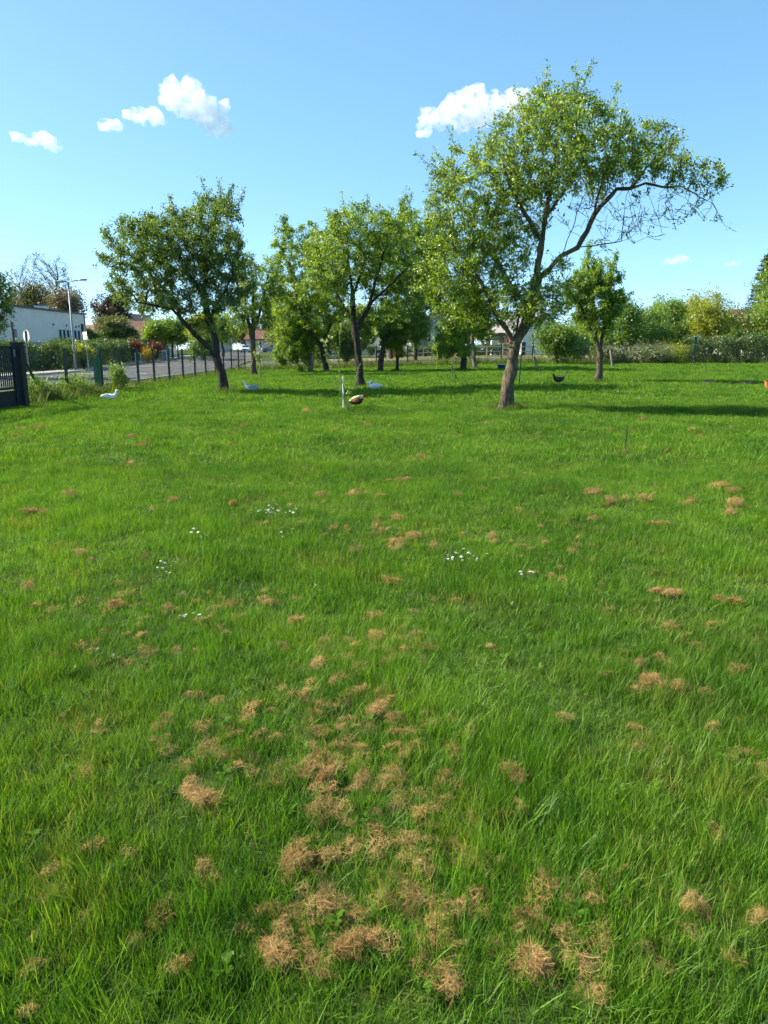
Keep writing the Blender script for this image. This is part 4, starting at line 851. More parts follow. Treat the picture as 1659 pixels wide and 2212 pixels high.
# beige hall along the street
hall = tag(empty('hall', drop(-37.2, 72)), 'long flat-roofed beige hall with a row of blue-framed slot windows', 'building')
mb = MB(); mb.box((0, 0, 2.4), (8, 26, 5.6)); mb.build('wall', M['render_beige'], hall)
mb = MB(); mb.box((0, 0, 5.28), (8.3, 26.3, .16)); rf = mb.build('roof', M['dark_trim'], hall)
mb = MB(); mb.box((2.6, 5.5, 5.5), (.9, 1.3, .3)); mb.box((2.6, 5.5, 5.7), (1.0, 1.4, .05)); mb.build('skylight', M['white_plastic'], rf)
for k in range(6): window(hall, (4.0, 6.1 + k * .95, 2.45), .52, 2.0, '+x', 'frame_blue', 'glass_dark', .07)
window(hall, (4.0, 11.9, 3.75), .7, .9, '+x', 'galv')
for k, yy in enumerate((4.6, 7.8, 11.0, 10.2)):
    mb = MB(); mb.box((4.02, yy, 3.9 - .1 * (k == 3)), (.06, .22, .22)); mb.build('vent', M['dark_trim'], hall)
mb = MB(); mb.tube([(4.06, 12.6, -.2), (4.06, 12.6, 5.2)], .05, 8); mb.build('downpipe', M['galv'], hall)
wl = tag(empty('boundary_wall', drop(-32.6, 68)), 'low grey concrete wall beside the beige hall', 'wall'); mb = MB(); mb.box((0, 0, .95), (.2, 13, 2.3)); mb.build('panel', M['concrete'], wl); mb = MB(); mb.box((0, 0, 2.13), (.3, 13.1, .06)); mb.build('coping', M['concrete'], wl)
# house with brown roof
h = house('bungalow', 'low house with a brown tiled roof behind the roadside shrubs', drop(-34.5, 105), R(2), 9.5, 8, 3.0, 4.75, 'render_beige', 'tile_brown')
window(h, (1.0, -4.0, 1.6), 1.2, 1.2, '-y'); window(h, (-2.2, -4.0, 1.6), 1.2, 1.2, '-y')
mb = MB(); mb.box((3.2, -4.02, 1.15), (2.3, .06, 2.2)); mb.build('garage_door', M['white_plastic'], h)
h = house('gabled_house', 'pale gable peeping above the brown tiled roof', drop(-42.6, 132), R(-4), 6.4, 9, 4.3, 6.6, 'render_white', 'tile_orange', 'y')
window(h, (0, -4.5, 4.0), .9, 1.1, '-y')
h = house('outbuilding', 'low shed roof of orange tiles behind the clipped hedge', drop(-36.2, 93.5), R(3), 5.2, 3.0, 3.3, 4.0, 'render_beige', 'tile_orange', 'x', .2)
# white house with red shutters, lit on its left face
h = house('shuttered_house', 'white house with red shutters seen beside the plum trunk', drop(19.6, 106), R(33), 8.0, 7.6, 2.7, 5.3, 'render_white', 'tile_grey', 'y', .2)
for yy in (-2.2, .4):
    window(h, (-4.3, yy, 1.55), .9, 1.25, '-x')
    for s_ in (-1, 1):
        mb = MB(); mb.box((-4.335, yy + s_ * .75, 1.55), (.05, .5, 1.3))
        for q in range(5): mb.box((-4.365, yy + s_ * .75, 1.05 + q * .25), (.02, .42, .05))
        mb.build('shutter', M['shutter_red'], h)
mb = MB(); mb.box((-4.33, 2.6, 1.0), (.06, .95, 2.1)); dd = mb.build('door', M['dark_trim'], h); mb = MB(); mb.tube([(-4.38, 2.95, 1.05), (-4.38, 2.83, 1.05)], .025, 6); mb.build('handle', M['galv'], dd)
mb = MB(); mb.box((-4.9, 1.4, 2.75), (1.3, 4.2, .12)); mb.build('porch_roof', M['tile_orange'], h)
window(h, (0.5, -3.8, 4.1), .8, 1.0, '-y')
h = house('gabled_house', 'grey-beige gable glimpsed left of the plum tree', drop(7.3, 112), R(4), 6.0, 8, 4.0, 5.9, 'render_grey', 'tile_grey', 'y', .25); window(h, (-1.4, -4.0, 2.2), 1.0, 1.2, '-y'); window(h, (1.4, -4.0, 2.2), 1.0, 1.2, '-y')
h = house('gabled_house', 'white house front hidden behind the centre trunks', drop(-4.4, 108), R(-6), 7, 7, 2.8, 4.6, 'render_white', 'tile_grey', 'x'); window(h, (-1.6, -3.5, 1.7), 1.0, 1.2, '-y', 'shutter_red'); window(h, (1.8, -3.5, 1.7), 1.0, 1.2, '-y', 'shutter_red')
h = house('bungalow', 'white far house with porch posts at the end of the street', drop(-24.5, 171), R(-8), 11, 8, 2.8, 5.0, 'render_white', 'tile_brown')
for k in range(4):
    mb = MB(); mb.tube([(-3.6 + k * 2.2, -5.2, -.2), (-3.6 + k * 2.2, -5.2, 2.5)], .13, 8); mb.build('porch_post', M['white_paint'], h)
mb = MB(); mb.box((-.3, -4.7, 2.6), (8.2, 1.6, .14)); mb.build('porch_roof', M['tile_brown'], h); window(h, (-2.4, -4.0, 1.5), 1.4, 1.2, '-y'); window(h, (2.0, -4.0, 1.5), 1.4, 1.2, '-y')
h = house('gabled_house', 'grey house wall at the end of the street left of the car', drop(-37.4, 165), R(6), 8, 9, 3.2, 5.4, 'render_grey', 'tile_brown', 'y'); window(h, (1.5, -4.5, 2.0), 1.1, 1.3, '-y')
h = house('bungalow', 'pinkish tiled roof behind the brownish shrub on the right', drop(49.5, 100), R(8), 9, 8, 3.0, 5.6, 'render_beige', 'tile_orange')
window(h, (-1.5, -4, 1.8), 1.1, 1.2, '-y')
h = house('garden_shed', 'pale blue shed roof edge at the right side', drop(36.6, 66), R(-4), 3.6, 3.0, 2.7, 3.2, 'render_grey', 'white_plastic', 'x', .35)
# rail fence and orange gate across the back street
rl = tag(empty('rail_fence', drop(6, 90.5)), 'pale concrete post and rail fence across the back street', 'fence'); z0 = gz(6, 90.5)
for k in range(12):
    x = -7 + k * 1.9
    mb = MB(); mb.box((x, 0, gz(6 + x, 90.5) - z0 + .55), (.13, .13, 1.3)); mb.build('post', M['concrete'], rl)
    if k < 11:
        for zz in (1.08, .55):
            mb = MB(); mb.box((x + .95, 0, gz(6 + x, 90.5) - z0 + zz), (1.77, .07, .10)); mb.build('rail', M['concrete'], rl)
hedge('hedge', 'dark hedge behind the pale rail fence', [(-2, 92.2), (16, 92.4)], 1.2, 1.15, 6000, 0.2, 'leaf_hedge', 79)
og = tag(empty('driveway_gate', drop(1.45, 90.0)), 'orange-brown slatted driveway gate across the back street', 'gate')
for k in range(9):
    mb = MB(); mb.box((-.75 + k * .19, 0, .72), (.15, .04, 1.35)); mb.build('board', M['gate_rust'], og)
for zz in (.3, 1.15):
    mb = MB(); mb.box((0, .05, zz), (1.75, .05, .1)); mb.build('rail', M['gate_rust'], og)
for s_ in (-1, 1):
    mb = MB(); mb.box((s_ * 1.02, 0, .8), (.22, .22, 1.75)); mb.box((s_ * 1.02, 0, 1.71), (.3, .3, .07)); mb.build('pillar', M['render_white'], og)
pl_ = tag(empty('gate_pillar', drop(14.2, 97.5)), 'short beige masonry pillar in front of the shuttered house', 'pillar'); mb = MB(); mb.box((0, 0, .9), (.9, .9, 2.0)); mb.build('shaft', M['render_white'], pl_); mb = MB(); mb.box((0, 0, 1.94), (1.05, 1.05, .1)); mb.build('cap', M['tile_orange'], pl_)
pl_ = tag(empty('gate_pillar', drop(17.0, 92.5)), 'thin dark pillar beside the lit white house wall', 'pillar'); mb = MB(); mb.box((0, 0, .75), (.45, .45, 1.7)); mb.build('shaft', M['dark_trim'], pl_); mb = MB(); mb.box((0, 0, 1.63), (.55, .55, .08)); mb.build('cap', M['concrete'], pl_)

# ---------------------------------------------------------------- fences and gate
def post_mesh(h, w=.085):
    mb = MB(); mb.box((0, 0, h / 2 - .15), (w, w, h + .3)); mb.box((0, 0, h + .01), (w + .012, w + .012, .02)); return mb.mesh('post')
def panel_mesh(L, h):
    mb = MB(); n = int(L / .1)
    for k in range(n + 1): mb.box((0, .03 + (L - .06) * k / n, h / 2 + .02), (.005, .005, h - .06))
    for k in range(9): mb.box((.006, L / 2, .08 + k * (h - .14) / 8), (.006, L - .05, .008))
    return mb.mesh('wire_panel')
FH = 1.62
pmesh = post_mesh(FH); pmesh.materials.append(M['metal_green'])
def mesh_fence(label, pts, skip=()):
    o = tag(empty('mesh_fence', drop(*pts[0])), label, 'fence'); b = o.location
    for i, p in enumerate(pts):
        z = gz(*p); q = link('post', pmesh, None, o, (p[0] - b.x, p[1] - b.y, z - b.z))
        if i < len(pts) - 1:
            n_ = pts[i + 1]; L = math.dist(p, n_); me = panel_mesh(L, FH - .1); w_ = link('wire_panel', me, M['metal_green'], o, (p[0] - b.x, p[1] - b.y, z - b.z + .03)); w_.rotation_euler = (math.atan2(gz(*n_) - z, L), 0, math.atan2(n_[1] - p[1], n_[0] - p[0]) - R(90))
    return o
mesh_fence('green welded mesh fence running along the road on the left', [(FENCE_X, y) for y in (22.4, 25.6, 28.8, 30.9, 33.1, 35.4, 37.9, 40.5, 43.1, 45.7, 48.3, 50.9, 53.5, 56.1, 58.7)])
mesh_fence('green welded mesh fence along the back of the orchard', [(-10.4 + 2.45 * k, 59.4) for k in range(10)])
tp = tag(empty('fence_post', drop(FENCE_X - .04, 28.5)), 'wide green metal corner post in the left fence', 'post')
mb = MB(); mb.box((0, 0, .55), (.20, .24, 1.4)); mb.build('casing', M['post_green'], tp, bevel=.01); mb = MB(); mb.box((0, 0, 1.27), (.23, .27, .04)); mb.build('cap', M['post_green'], tp)
# sliding gate on the left
gp = tag(empty('gate_post', drop(-10.2, 21.1)), 'thick dark blue-green gate post with a slanting stay', 'post')
mb = MB(); mb.box((0, 0, .78), (.26, .26, 1.96)); mb.build('shaft', M['gate_paint'], gp, bevel=.008); mb = MB(); mb.box((0, 0, 1.78), (.29, .29, .04)); mb.build('cap', M['gate_paint'], gp)
mb = MB(); mb.tube([(-.05, .12, 1.68), (-1.25, 4.2, -.12)], .04, 8); mb.build('stay', M['metal_green'], gp)
mb = MB(); mb.box((-.02, -.14, 1.5), (.05, .04, .2)); mb.build('hinge', M['galv'], gp)
gt = tag(empty('sliding_gate', drop(-10.25, 20.85)), 'dark blue-green barred metal gate cut off by the left edge', 'gate')
def gbox(nm, c, d, m='gate_paint'):
    mb = MB(); mb.box(c, d); return mb.build(nm, M[m], gt)
gbox('top_rail', (0, -2.2, 1.66), (.06, 4.4, .06)); gbox('middle_rail', (0, -2.2, .56), (.06, 4.4, .06)); gbox('lower_rail', (0, -2.2, .47), (.06, 4.4, .05)); gbox('bottom_rail', (0, -2.2, .09), (.07, 4.4, .07)); gbox('infill_panel', (0, -2.2, .285), (.03, 4.4, .32))
mb = MB(); mb.box((0, 0, 1.11), (.026, .026, 1.04)); barm = mb.mesh('bar'); barm.materials.append(M['gate_paint'])
for k in range(39): link('bar', barm, None, gt, (0, -.06 - k * .112, 0))
for k in (0, -4.37): gbox('stile', (0, k - .01, .87), (.06, .05, 1.62))
# wire fence on the right side with its green post
wf = tag(empty('wire_fence', drop(11.7, 58.8)), 'rusty wire mesh fence at the right end of the lawn', 'fence'); b = wf.location
for k in range(11):
    x = k * 2.6; z = gz(b.x + x, 58.8) - b.z
    mb = MB(); mb.tube([(0, 0, -.2), (.02, 0, 1.5)], .022, 6); mb.build('stake', M['straw_stick'], wf, loc=(x, 0, z))
mb = MB()
for k in range(14):
    pts = [(x, .03, gz(b.x + x, 58.8) - b.z + .08 + k * .1) for x in np.linspace(0, 26, 14)]; mb.tube(pts, .0028, 3, False)
for x in np.arange(0, 26, .12): z = gz(b.x + x, 58.8) - b.z; mb.tube([(x, .03, z + .05), (x + .02, .03, z + 1.4)], .0024, 3, False)
tag(mb.build('wire', M['galv'], wf), kind='stuff')
p = ground(1497, 786); gpst = tag(empty('leaning_post', p), 'bright green leaning metal post at the garden wire fence', 'post'); gpst.rotation_euler = (0, R(1.6), 0)
mb = MB(); mb.box((0, 0, .95), (.15, .09, 2.2)); mb.build('shaft', M['post_green'], gpst); mb = MB(); mb.box((-.09, -.01, .95), (.03, .13, 2.2)); mb.build('flange', M['metal_green'], gpst); mb = MB(); mb.box((0, 0, 2.07), (.2, .15, .04)); mb.build('cap', M['concrete'], gpst)
# whitewashed forked garden trunk
p = drop(at(1535, 755, 61).x, 61); tr = tag(empty('forked_trunk', p), 'leaning forked trunk with whitewashed foot behind the green post', 'trunk')
mb = MB(); mb.tube([(-.25, 0, .45), (-.6, 0, 1.2), (-.95, .1, 2.3)], [.1, .085, .06], 8); mb.tube([(.1, 0, .4), (.12, 0, 1.2), (.25, .1, 2.2)], [.09, .075, .05], 8); mb.build('limb', M['bark'], tr, True)
mb = MB(); mb.tube([(0, 0, -.1), (0, 0, .3), (-.1, 0, .5)], [.2, .18, .14], 10); mb.tube([(0, 0, .3), (-.25, 0, .45), (-.38, 0, .8)], [.14, .105, .1], 8); mb.tube([(0, 0, .3), (.1, 0, .4), (.11, 0, .75)], [.13, .095, .088], 8); mb.build('whitewashed_foot', M['whitewash'], tr, True)

# ---------------------------------------------------------------- street furniture
def lamp(label, p, hh, arms, tilt=0.0):
    o = tag(empty('street_lamp', p), label, 'street lamp')
    mb = MB(); mb.tube([(0, 0, -.1), (0, 0, 1.0), (0, 0, hh)], [.10, .085, .05], 10); mb.build('pole', M['galv'], o, True)
    mb = MB(); mb.box((0, 0, .12), (.28, .28, .04)); mb.build('base_plate', M['galv'], o)
    for (dx, dz) in arms:
        mb = MB(); mb.tube([(0, 0, hh - .05), (dx * .5, 0, hh + dz * .6), (dx, 0, hh + dz)], .035, 8); mb.build('arm', M['galv'], o, True)
        s_ = 1 if dx > 0 else -1; mb = MB(); mb.loft([(dx - s_ * .1, 0, hh + dz, .05, .04), (dx + s_ * .1, 0, hh + dz + .02, .13, .07), (dx + s_ * .4, 0, hh + dz + .03, .13, .06), (dx + s_ * .55, 0, hh + dz + .02, .05, .03)], 10)
        hd = mb.build('lamp_head', M['galv'], o, True); mb = MB(); mb.box((dx + s_ * .25, 0, hh + dz - .035), (.36, .18, .03)); mb.build('lens', M['white_plastic'], hd)
    return o
pp = ground(164, 803); lamp('tall grey street lamp with two arms beside the beige hall', pp, (803 - 620) / FPX * pp.y, [(.85, .12), (-.25, .02)])
lamp('slim distant street lamp behind the right bushes', drop(at(1500, 755, 105).x, 105), 8.2, [(-1.3, .35)])
lamp('pale thin lamp pole among the roadside trees', drop(at(384, 755, 96).x, 96), 4.4, [(.5, .1)])
# direction signs
sp = drop(at(188, 755, 50).x, 50); so = tag(empty('direction_sign', sp, R(-52)), 'white direction sign boards on a pole near the street lamp', 'sign')
mb = MB(); mb.tube([(0, 0, -.1), (0, 0, 2.95)], .035, 8); mb.build('pole', M['galv'], so)
for zz, tip in ((2.62, -1), (2.36, 1)):
    mb = MB(); mb.prism([(-.40 + (-.1 if tip < 0 else 0), zz), (-.40, zz - .11), (.40, zz - .11), (.40 + (.1 if tip > 0 else 0), zz), (.40, zz + .11), (-.40, zz + .11)], 'y', -.06, -.04); bd = mb.build('sign_board', M['white_paint'], so)
    mb = MB(); r_ = random.Random(int(zz * 100))
    for row in (.045, -.045):
        x = -.33
        while x < .30: w_ = r_.uniform(.05, .13); mb.box((x + w_ / 2, -.0625, zz + row), (w_, .003, .035)); x += w_ + .03
    mb.build('print', M['dark_trim'], bd)
mb = MB(); mb.box((.05, -.05, 2.84), (.18, .02, .12)); mb.build('small_plate', M['dark_trim'], so)
# stop sign seen from behind
sp = drop(at(58, 755, 49).x, 49); so = tag(empty('road_sign', sp, R(-38)), 'octagonal road sign seen from its grey back behind the gate', 'sign')
mb = MB(); mb.tube([(0, 0, -.1), (0, 0, 2.85)], .04, 8); mb.build('pole', M['galv'], so)
oc = [(.42 * math.cos(R(22.5 + 45 * k)), 2.45 + .42 * math.sin(R(22.5 + 45 * k))) for k in range(8)]; mb = MB(); mb.prism(oc, 'y', .05, .065); bd = mb.build('plate', M['white_plastic'], so)
oc2 = [(.435 * math.cos(R(22.5 + 45 * k)), 2.45 + .435 * math.sin(R(22.5 + 45 * k))) for k in range(8)]; mb = MB(); mb.prism(oc2, 'y', .068, .074); mb.build('sign_face', M['shutter_red'], bd)
mb = MB(); mb.box((0, .02, 2.45), (.16, .05, .62)); mb.build('bracket', M['dark_trim'], so)
sp = drop(at(34, 755, 46).x, 46); so = tag(empty('sign_pole', sp), 'dark pole with a small box behind the gate', 'pole'); mb = MB(); mb.tube([(0, 0, -.1), (-.08, 0, 3.2)], .06, 8); mb.build('pole', M['dark_trim'], so); mb = MB(); mb.box((.1, -.02, 2.55), (.12, .14, .5)); mb.build('box', M['galv'], so)
# utility cabinet and frame sign across the road
sp = drop(at(355, 755, 84).x, 84); so = tag(empty('utility_cabinet', sp), 'pale blue-grey utility cabinet by the road bend', 'cabinet'); mb = MB(); mb.box((0, 0, .62), (.55, .35, 1.2)); mb.build('body', M['white_plastic'], so, bevel=.01); mb = MB(); mb.box((0, 0, 1.24), (.6, .4, .05)); mb.build('lid', M['galv'], so); mb = MB(); mb.box((0, -.19, .62), (.46, .02, 1.0)); mb.build('door', M['galv'], so)
sp = drop(at(296, 755, 76).x, 76); so = tag(empty('barrier_frame', sp), 'white tubular barrier frame by the hedge', 'barrier'); mb = MB(); mb.tube([(-.22, 0, -.1), (-.22, 0, 1.05), (.05, 0, 1.08), (.3, 0, 1.05), (.3, 0, -.1)], .035, 8); mb.tube([(-.22, 0, .25), (.3, 0, .25)], .025, 6); mb.build('frame', M['white_paint'], so)
# plank fence bit behind the lamp
sp = drop(-24.9, 60.5); so = tag(empty('plank_fence', sp), 'short brown wooden plank fence behind the street lamp', 'fence')
for k in range(10):
    mb = MB(); mb.box((k * .16 - .8, 0, .75), (.14, .025, 1.6)); mb.build('plank', M['straw_stick'], so)
mb = MB(); mb.box((-.08, .04, 1.2), (1.7, .05, .08)); mb.box((-.08, .04, .4), (1.7, .05, .08)); mb.build('rail', M['straw_stick'], so)

# ---------------------------------------------------------------- cars far down the street
def carpaint(name, c):
    t = NT(name); p = t.principled(c, .3, 0.0, .5); p.inputs['Coat Weight'].default_value = .5; return t.m
M['car_white'] = carpaint('car_white', (.75, .76, .78)); M['car_grey'] = carpaint('car_grey', (.16, .18, .22))
M['tyre'] = plain('tyre', (.02, .02, .02), .8); M['lamp_glass'] = plain('lamp_glass', (.7, .72, .75), .15, var=.05); M['lamp_red'] = plain('lamp_red', (.3, .01, .01), .3)
def make_car(label, p, rz, paint):
    o = tag(empty('parked_car', p, rz), label, 'car', 'cars at the end of the street')
    mb = MB(); secs = []
    prof = [(-2.05, .55, .55, .80), (-2.0, .82, .42, .95), (-1.2, .88, .30, 1.0), (-.6, .88, .28, 1.02), (.8, .88, .28, 1.0), (1.6, .86, .32, .95), (2.0, .80, .45, .85), (2.06, .6, .55, .78)]
    V = []; F = []
    for (x, hw, z0, z1) in prof: V += [(x, -hw * .94, z0), (x, -hw, (z0 + z1) / 2), (x, -hw * .93, z1), (x, hw * .93, z1), (x, hw, (z0 + z1) / 2), (x, hw * .94, z0)]
    n = 6
    for i in range(len(prof) - 1):
        for j in range(n): F.append((i * n + j, i * n + (j + 1) % n, (i + 1) * n + (j + 1) % n, (i + 1) * n + j))
    F += [tuple(range(n)), tuple((len(prof) - 1) * n + j for j in range(n))]; mb.add(V, F); body = mb.build('body', M[paint], o, False, .03)
    mb = MB(); rr = [(-1.75, .72, 1.0), (-1.15, .62, 1.42), (.1, .62, 1.46), (.95, .74, 1.0)]
    mb.add([q for (x, hw, z) in rr for q in ((x, -hw, z), (x, hw, z))] + [(-1.75, -.8, .98), (-1.75, .8, .98), (.95, -.8, .98), (.95, .8, .98)], [(0, 1, 3, 2), (2, 3, 5, 4), (4, 5, 7, 6), (8, 0, 2, 4, 6, 10), (9, 11, 7, 5, 3, 1), (8, 9, 1, 0), (10, 6, 7, 11)]); mb.build('cabin', M[paint], o)
    mb = MB(); mb.add([(.90, -.66, 1.05), (.90, .66, 1.05), (.20, .58, 1.42), (.20, -.58, 1.42)], [(0, 1, 2, 3)]); w_ = mb.build('windscreen', M['glass_dark'], o); w_.location = (.025, 0, .02)
    for s_ in (-1, 1):
        mb = MB(); mb.add([(-1.45, s_ * .77, 1.03), (.72, s_ * .79, 1.03), (.08, s_ * .655, 1.40), (-1.1, s_ * .655, 1.38)], [(0, 1, 2, 3)]); w_ = mb.build('side_window', M['glass_dark'], o); w_.location = (0, s_ * .015, .0)
        mb = MB(); mb.loft([(2.0, s_ * .62, .74, .05, .03), (2.06, s_ * .60, .74, .15, .08), (2.09, s_ * .60, .74, .10, .05)], 10); mb.build('headlight', M['lamp_glass'], o)
        mb = MB(); mb.box((.55, s_ * .97, 1.05), (.12, .16, .12)); mb.build('mirror', M[paint], o)
        for x in (-1.3, 1.3):
            mb = MB(); mb.tube([(x, s_ * .66, .31), (x, s_ * .88, .31)], .31, 18); wh = mb.build('wheel', M['tyre'], o); mb = MB(); mb.tube([(x, s_ * .87, .31), (x, s_ * .895, .31)], .2, 14); mb.build('rim', M['galv'], wh)
    mb = MB(); mb.box((2.06, 0, .62), (.04, .9, .16)); mb.build('grille', M['dark_trim'], o); mb = MB(); mb.box((2.09, 0, .46), (.02, .5, .11)); mb.build('number_plate', M['white_paint'], o)
    return o
make_car('white car facing us far down the street', drop(at(531, 755, 150).x, 150), R(-90 + 6), 'car_white')
make_car('dark grey car parked beside the far white house porch', drop(at(586, 755, 158).x, 158), R(200), 'car_grey')

# ---------------------------------------------------------------- small things on the lawn
p = ground(742, 884); so = tag(empty('marker_stake', p), 'white plastic stake standing beside the leggy shrub', 'stake'); so.rotation_euler = (R(1), R(-.5), 0)
mb = MB(); mb.tube([(0, 0, -.1), (0, 0, .86)], .020, 10); mb.build('shaft', M['white_plastic'], so); mb = MB(); mb.tube([(0, 0, .855), (0, 0, .875)], .024, 10); mb.build('cap', M['white_paint'], so)
def stemmy(name, label, base, stems, leafm, nl, leaf, seed, cat='shrub', tipm=None, bark='stem_green', r0=.016, every=.75):
    """stems: polylines in world coordinates"""
    r = np.random.default_rng(seed); b = np.array(base, float); pos = [np.zeros(3)]; par = [-1]; rad = [r0]; C = []; D = []; tips = []
    for st in stems:
        st = [np.array(q, float) - b for q in st]; cur = 0; L = sum(np.linalg.norm(st[i + 1] - st[i]) for i in range(len(st) - 1)); run = 0
        pos.append(st[0]); par.append(0); rad.append(r0); cur = len(pos) - 1
        for i in range(len(st) - 1):
            n = max(2, int(np.linalg.norm(st[i + 1] - st[i]) / .1))
            for k in range(1, n + 1):
                q = st[i] + (st[i + 1] - st[i]) * k / n + r.normal(0, .006, 3); run += np.linalg.norm(st[i + 1] - st[i]) / n; pos.append(q); par.append(cur); rad.append(max(.005, r0 * (1 - .7 * run / L))); cur = len(pos) - 1
                if run / L > 1 - every:
                    m = r.poisson(nl); C.append(q + r.normal(0, .02, (m, 3))); D.append(r.normal(0, .7, (m, 3)) + np.array([0, 0, .5]))
        tips.append(pos[-1])
    root = tag(empty(name, base), label, cat)
    link('stems', branch_mesh('stems', pos, par, rad, (6, 5), .01), M[bark], root)
    C = np.concatenate(C); D = np.concatenate(D)
    if len(C): link('leaves', leaf_mesh('leaves', C, D, leaf * r.uniform(.6, 1.2, len(C)), r.uniform(.3, 1, len(C)), r), M[leafm], root)
    if tipm:
        for q in tips:
            n = 14; c = q + r.normal(0, .022, (n, 3)); link('blossom', leaf_mesh('blossom', c, r.normal(0, 1, (n, 3)) + np.array([0, 0, .4]), .05 * r.uniform(.7, 1.2, n), r.uniform(.4, 1, n), r, 0, .8), M[tipm], root)
    return root
M['petal_cream'] = leafmat('petal_cream', (.16, .24, .06), (.30, .38, .14), (.5, .52, .28), .3); M['petal_pink'] = leafmat('petal_pink', (.45, .10, .09), (.62, .18, .15), (.75, .3, .25), .3)
p = ground(755, 889); Y = p.y
stemmy('young_shrub', 'leggy young shrub with long leafy shoots beside the white stake', p, [px([(752, 889), (735, 850, -.1), (716, 800, -.15), (704, 765, -.2), (697, 737, -.2)], Y), px([(755, 889), (738, 845, .05), (731, 790, .1), (728, 750, .1), (713, 728, .1)], Y), px([(731, 790, .1), (733, 750, .1), (736, 703, .1)], Y), px([(756, 889), (759, 850, 0), (775, 795, -.05), (790, 755, -.1), (813, 720, -.1)], Y), px([(752, 889), (752, 849, .1)], Y), px([(716, 800, -.15), (707, 775, .1), (705, 737, .2)], Y)], 'leaf_bright', 5, .042, 81, tipm='petal_cream', r0=.010)
p = ground(983, 820); Y = p.y
stemmy('sapling', 'staked sapling topped with salmon-pink blossom in mid lawn', p, [px([(979, 820), (976, 795), (978, 778), (985, 766)], Y), px([(986, 820), (981, 800), (978, 785)], Y)], 'leaf_mid', 1.5, .08, 82, tipm='petal_pink', bark='bark', r0=.025)
p = ground(946, 807); Y = p.y
stemmy('sapling', 'thin leafy sapling left of the low spreading tree', p, [px([(946, 807), (945, 780), (944, 757)], Y)], 'leaf_bright', 6, .11, 83, bark='bark', r0=.025)
p = ground(563, 825); Y = p.y
stemmy('sapling', 'slender bright-leaved sapling right of the thick straight trunk', p, [px([(563, 825), (562, 785), (558, 742)], Y), px([(562, 785), (552, 770), (549, 762)], Y)], 'leaf_bright', 16, .10, 84, bark='bark_grey', r0=.02, every=.6)
p = ground(1158, 803); Y = p.y
stemmy('sapling', 'thin pale sapling tied to a stake right of the plum trunk', p, [px([(1158, 803), (1155, 770), (1152, 735), (1148, 715)], Y), px([(1166, 803), (1160, 785), (1156, 770)], Y)], 'leaf_olive', 3, .09, 85, bark='bark_grey', r0=.035)
p = ground(1324, 795); Y = p.y
stemmy('stump_tree', 'small bare pruned trunk with a knobbly grey head', p, [px([(1326, 797), (1321, 775), (1319, 758), (1320, 748)], Y), px([(1319, 760), (1324, 750)], Y)], 'leaf_olive', 0, .05, 86, bark='bark_grey', r0=.07, cat='stump')
p = ground(1377, 806); Y = p.y
stemmy('sapling', 'tiny bare twig planted near the wire fence', p, [px([(1376, 806), (1378, 798), (1380, 790)], Y), px([(1376, 806), (1373, 800)], Y)], 'leaf_olive', .4, .05, 87, bark='bark_grey', r0=.02)
p = ground(1121, 832); Y = p.y; so = tag(empty('garden_stake', p), 'thin green leaning stake just right of the plum trunk', 'stake'); mb = MB(); q = at(1126, 764, Y) - p; mb.tube([(0, 0, -.1), tuple(q)], .028, 7); mb.build('shaft', M['metal_green'], so)
p = ground(1348, 974); so = tag(empty('dead_stick', p), 'thin dead stick poking up from the right lawn', 'stick'); q = at(1355, 917, p.y) - p; mb = MB(); mb.tube([(0, 0, -.05), tuple(q * .5 + Vector((.012, 0, 0))), tuple(q)], [.009, .007, .004], 6); mb.tube([tuple(q * .55), tuple(q * .7 + Vector((.03, 0, 0)))], [.004, .003], 5); mb.build('twig', M['bark_dark'], so)
p = ground(1083, 799); so = tag(empty('plastic_tub', p), 'blue plastic tub half hidden behind the plum trunk', 'tub')
mb = MB(); k = 20; prof = [(.20, 0), (.25, .28), (.275, .30), (.275, .33), (.245, .33), (.19, .03)]
V = [(r_ * math.cos(6.2832 * j / k), r_ * math.sin(6.2832 * j / k), z) for (r_, z) in prof for j in range(k)]; mb.add(V, [(i * k + j, i * k + (j + 1) % k, (i + 1) * k + (j + 1) % k, (i + 1) * k + j) for i in range(5) for j in range(k)] + [tuple(range(k)), tuple(5 * k + j for j in range(k))]); mb.build('body', M['blue_plastic'], so, True)
for s_ in (-1, 1): mb = MB(); mb.tube([(s_ * .27, -.08, .27), (s_ * .33, -.05, .26), (s_ * .33, .05, .26), (s_ * .27, .08, .27)], .014, 6); mb.build('handle', M['blue_plastic'], so)
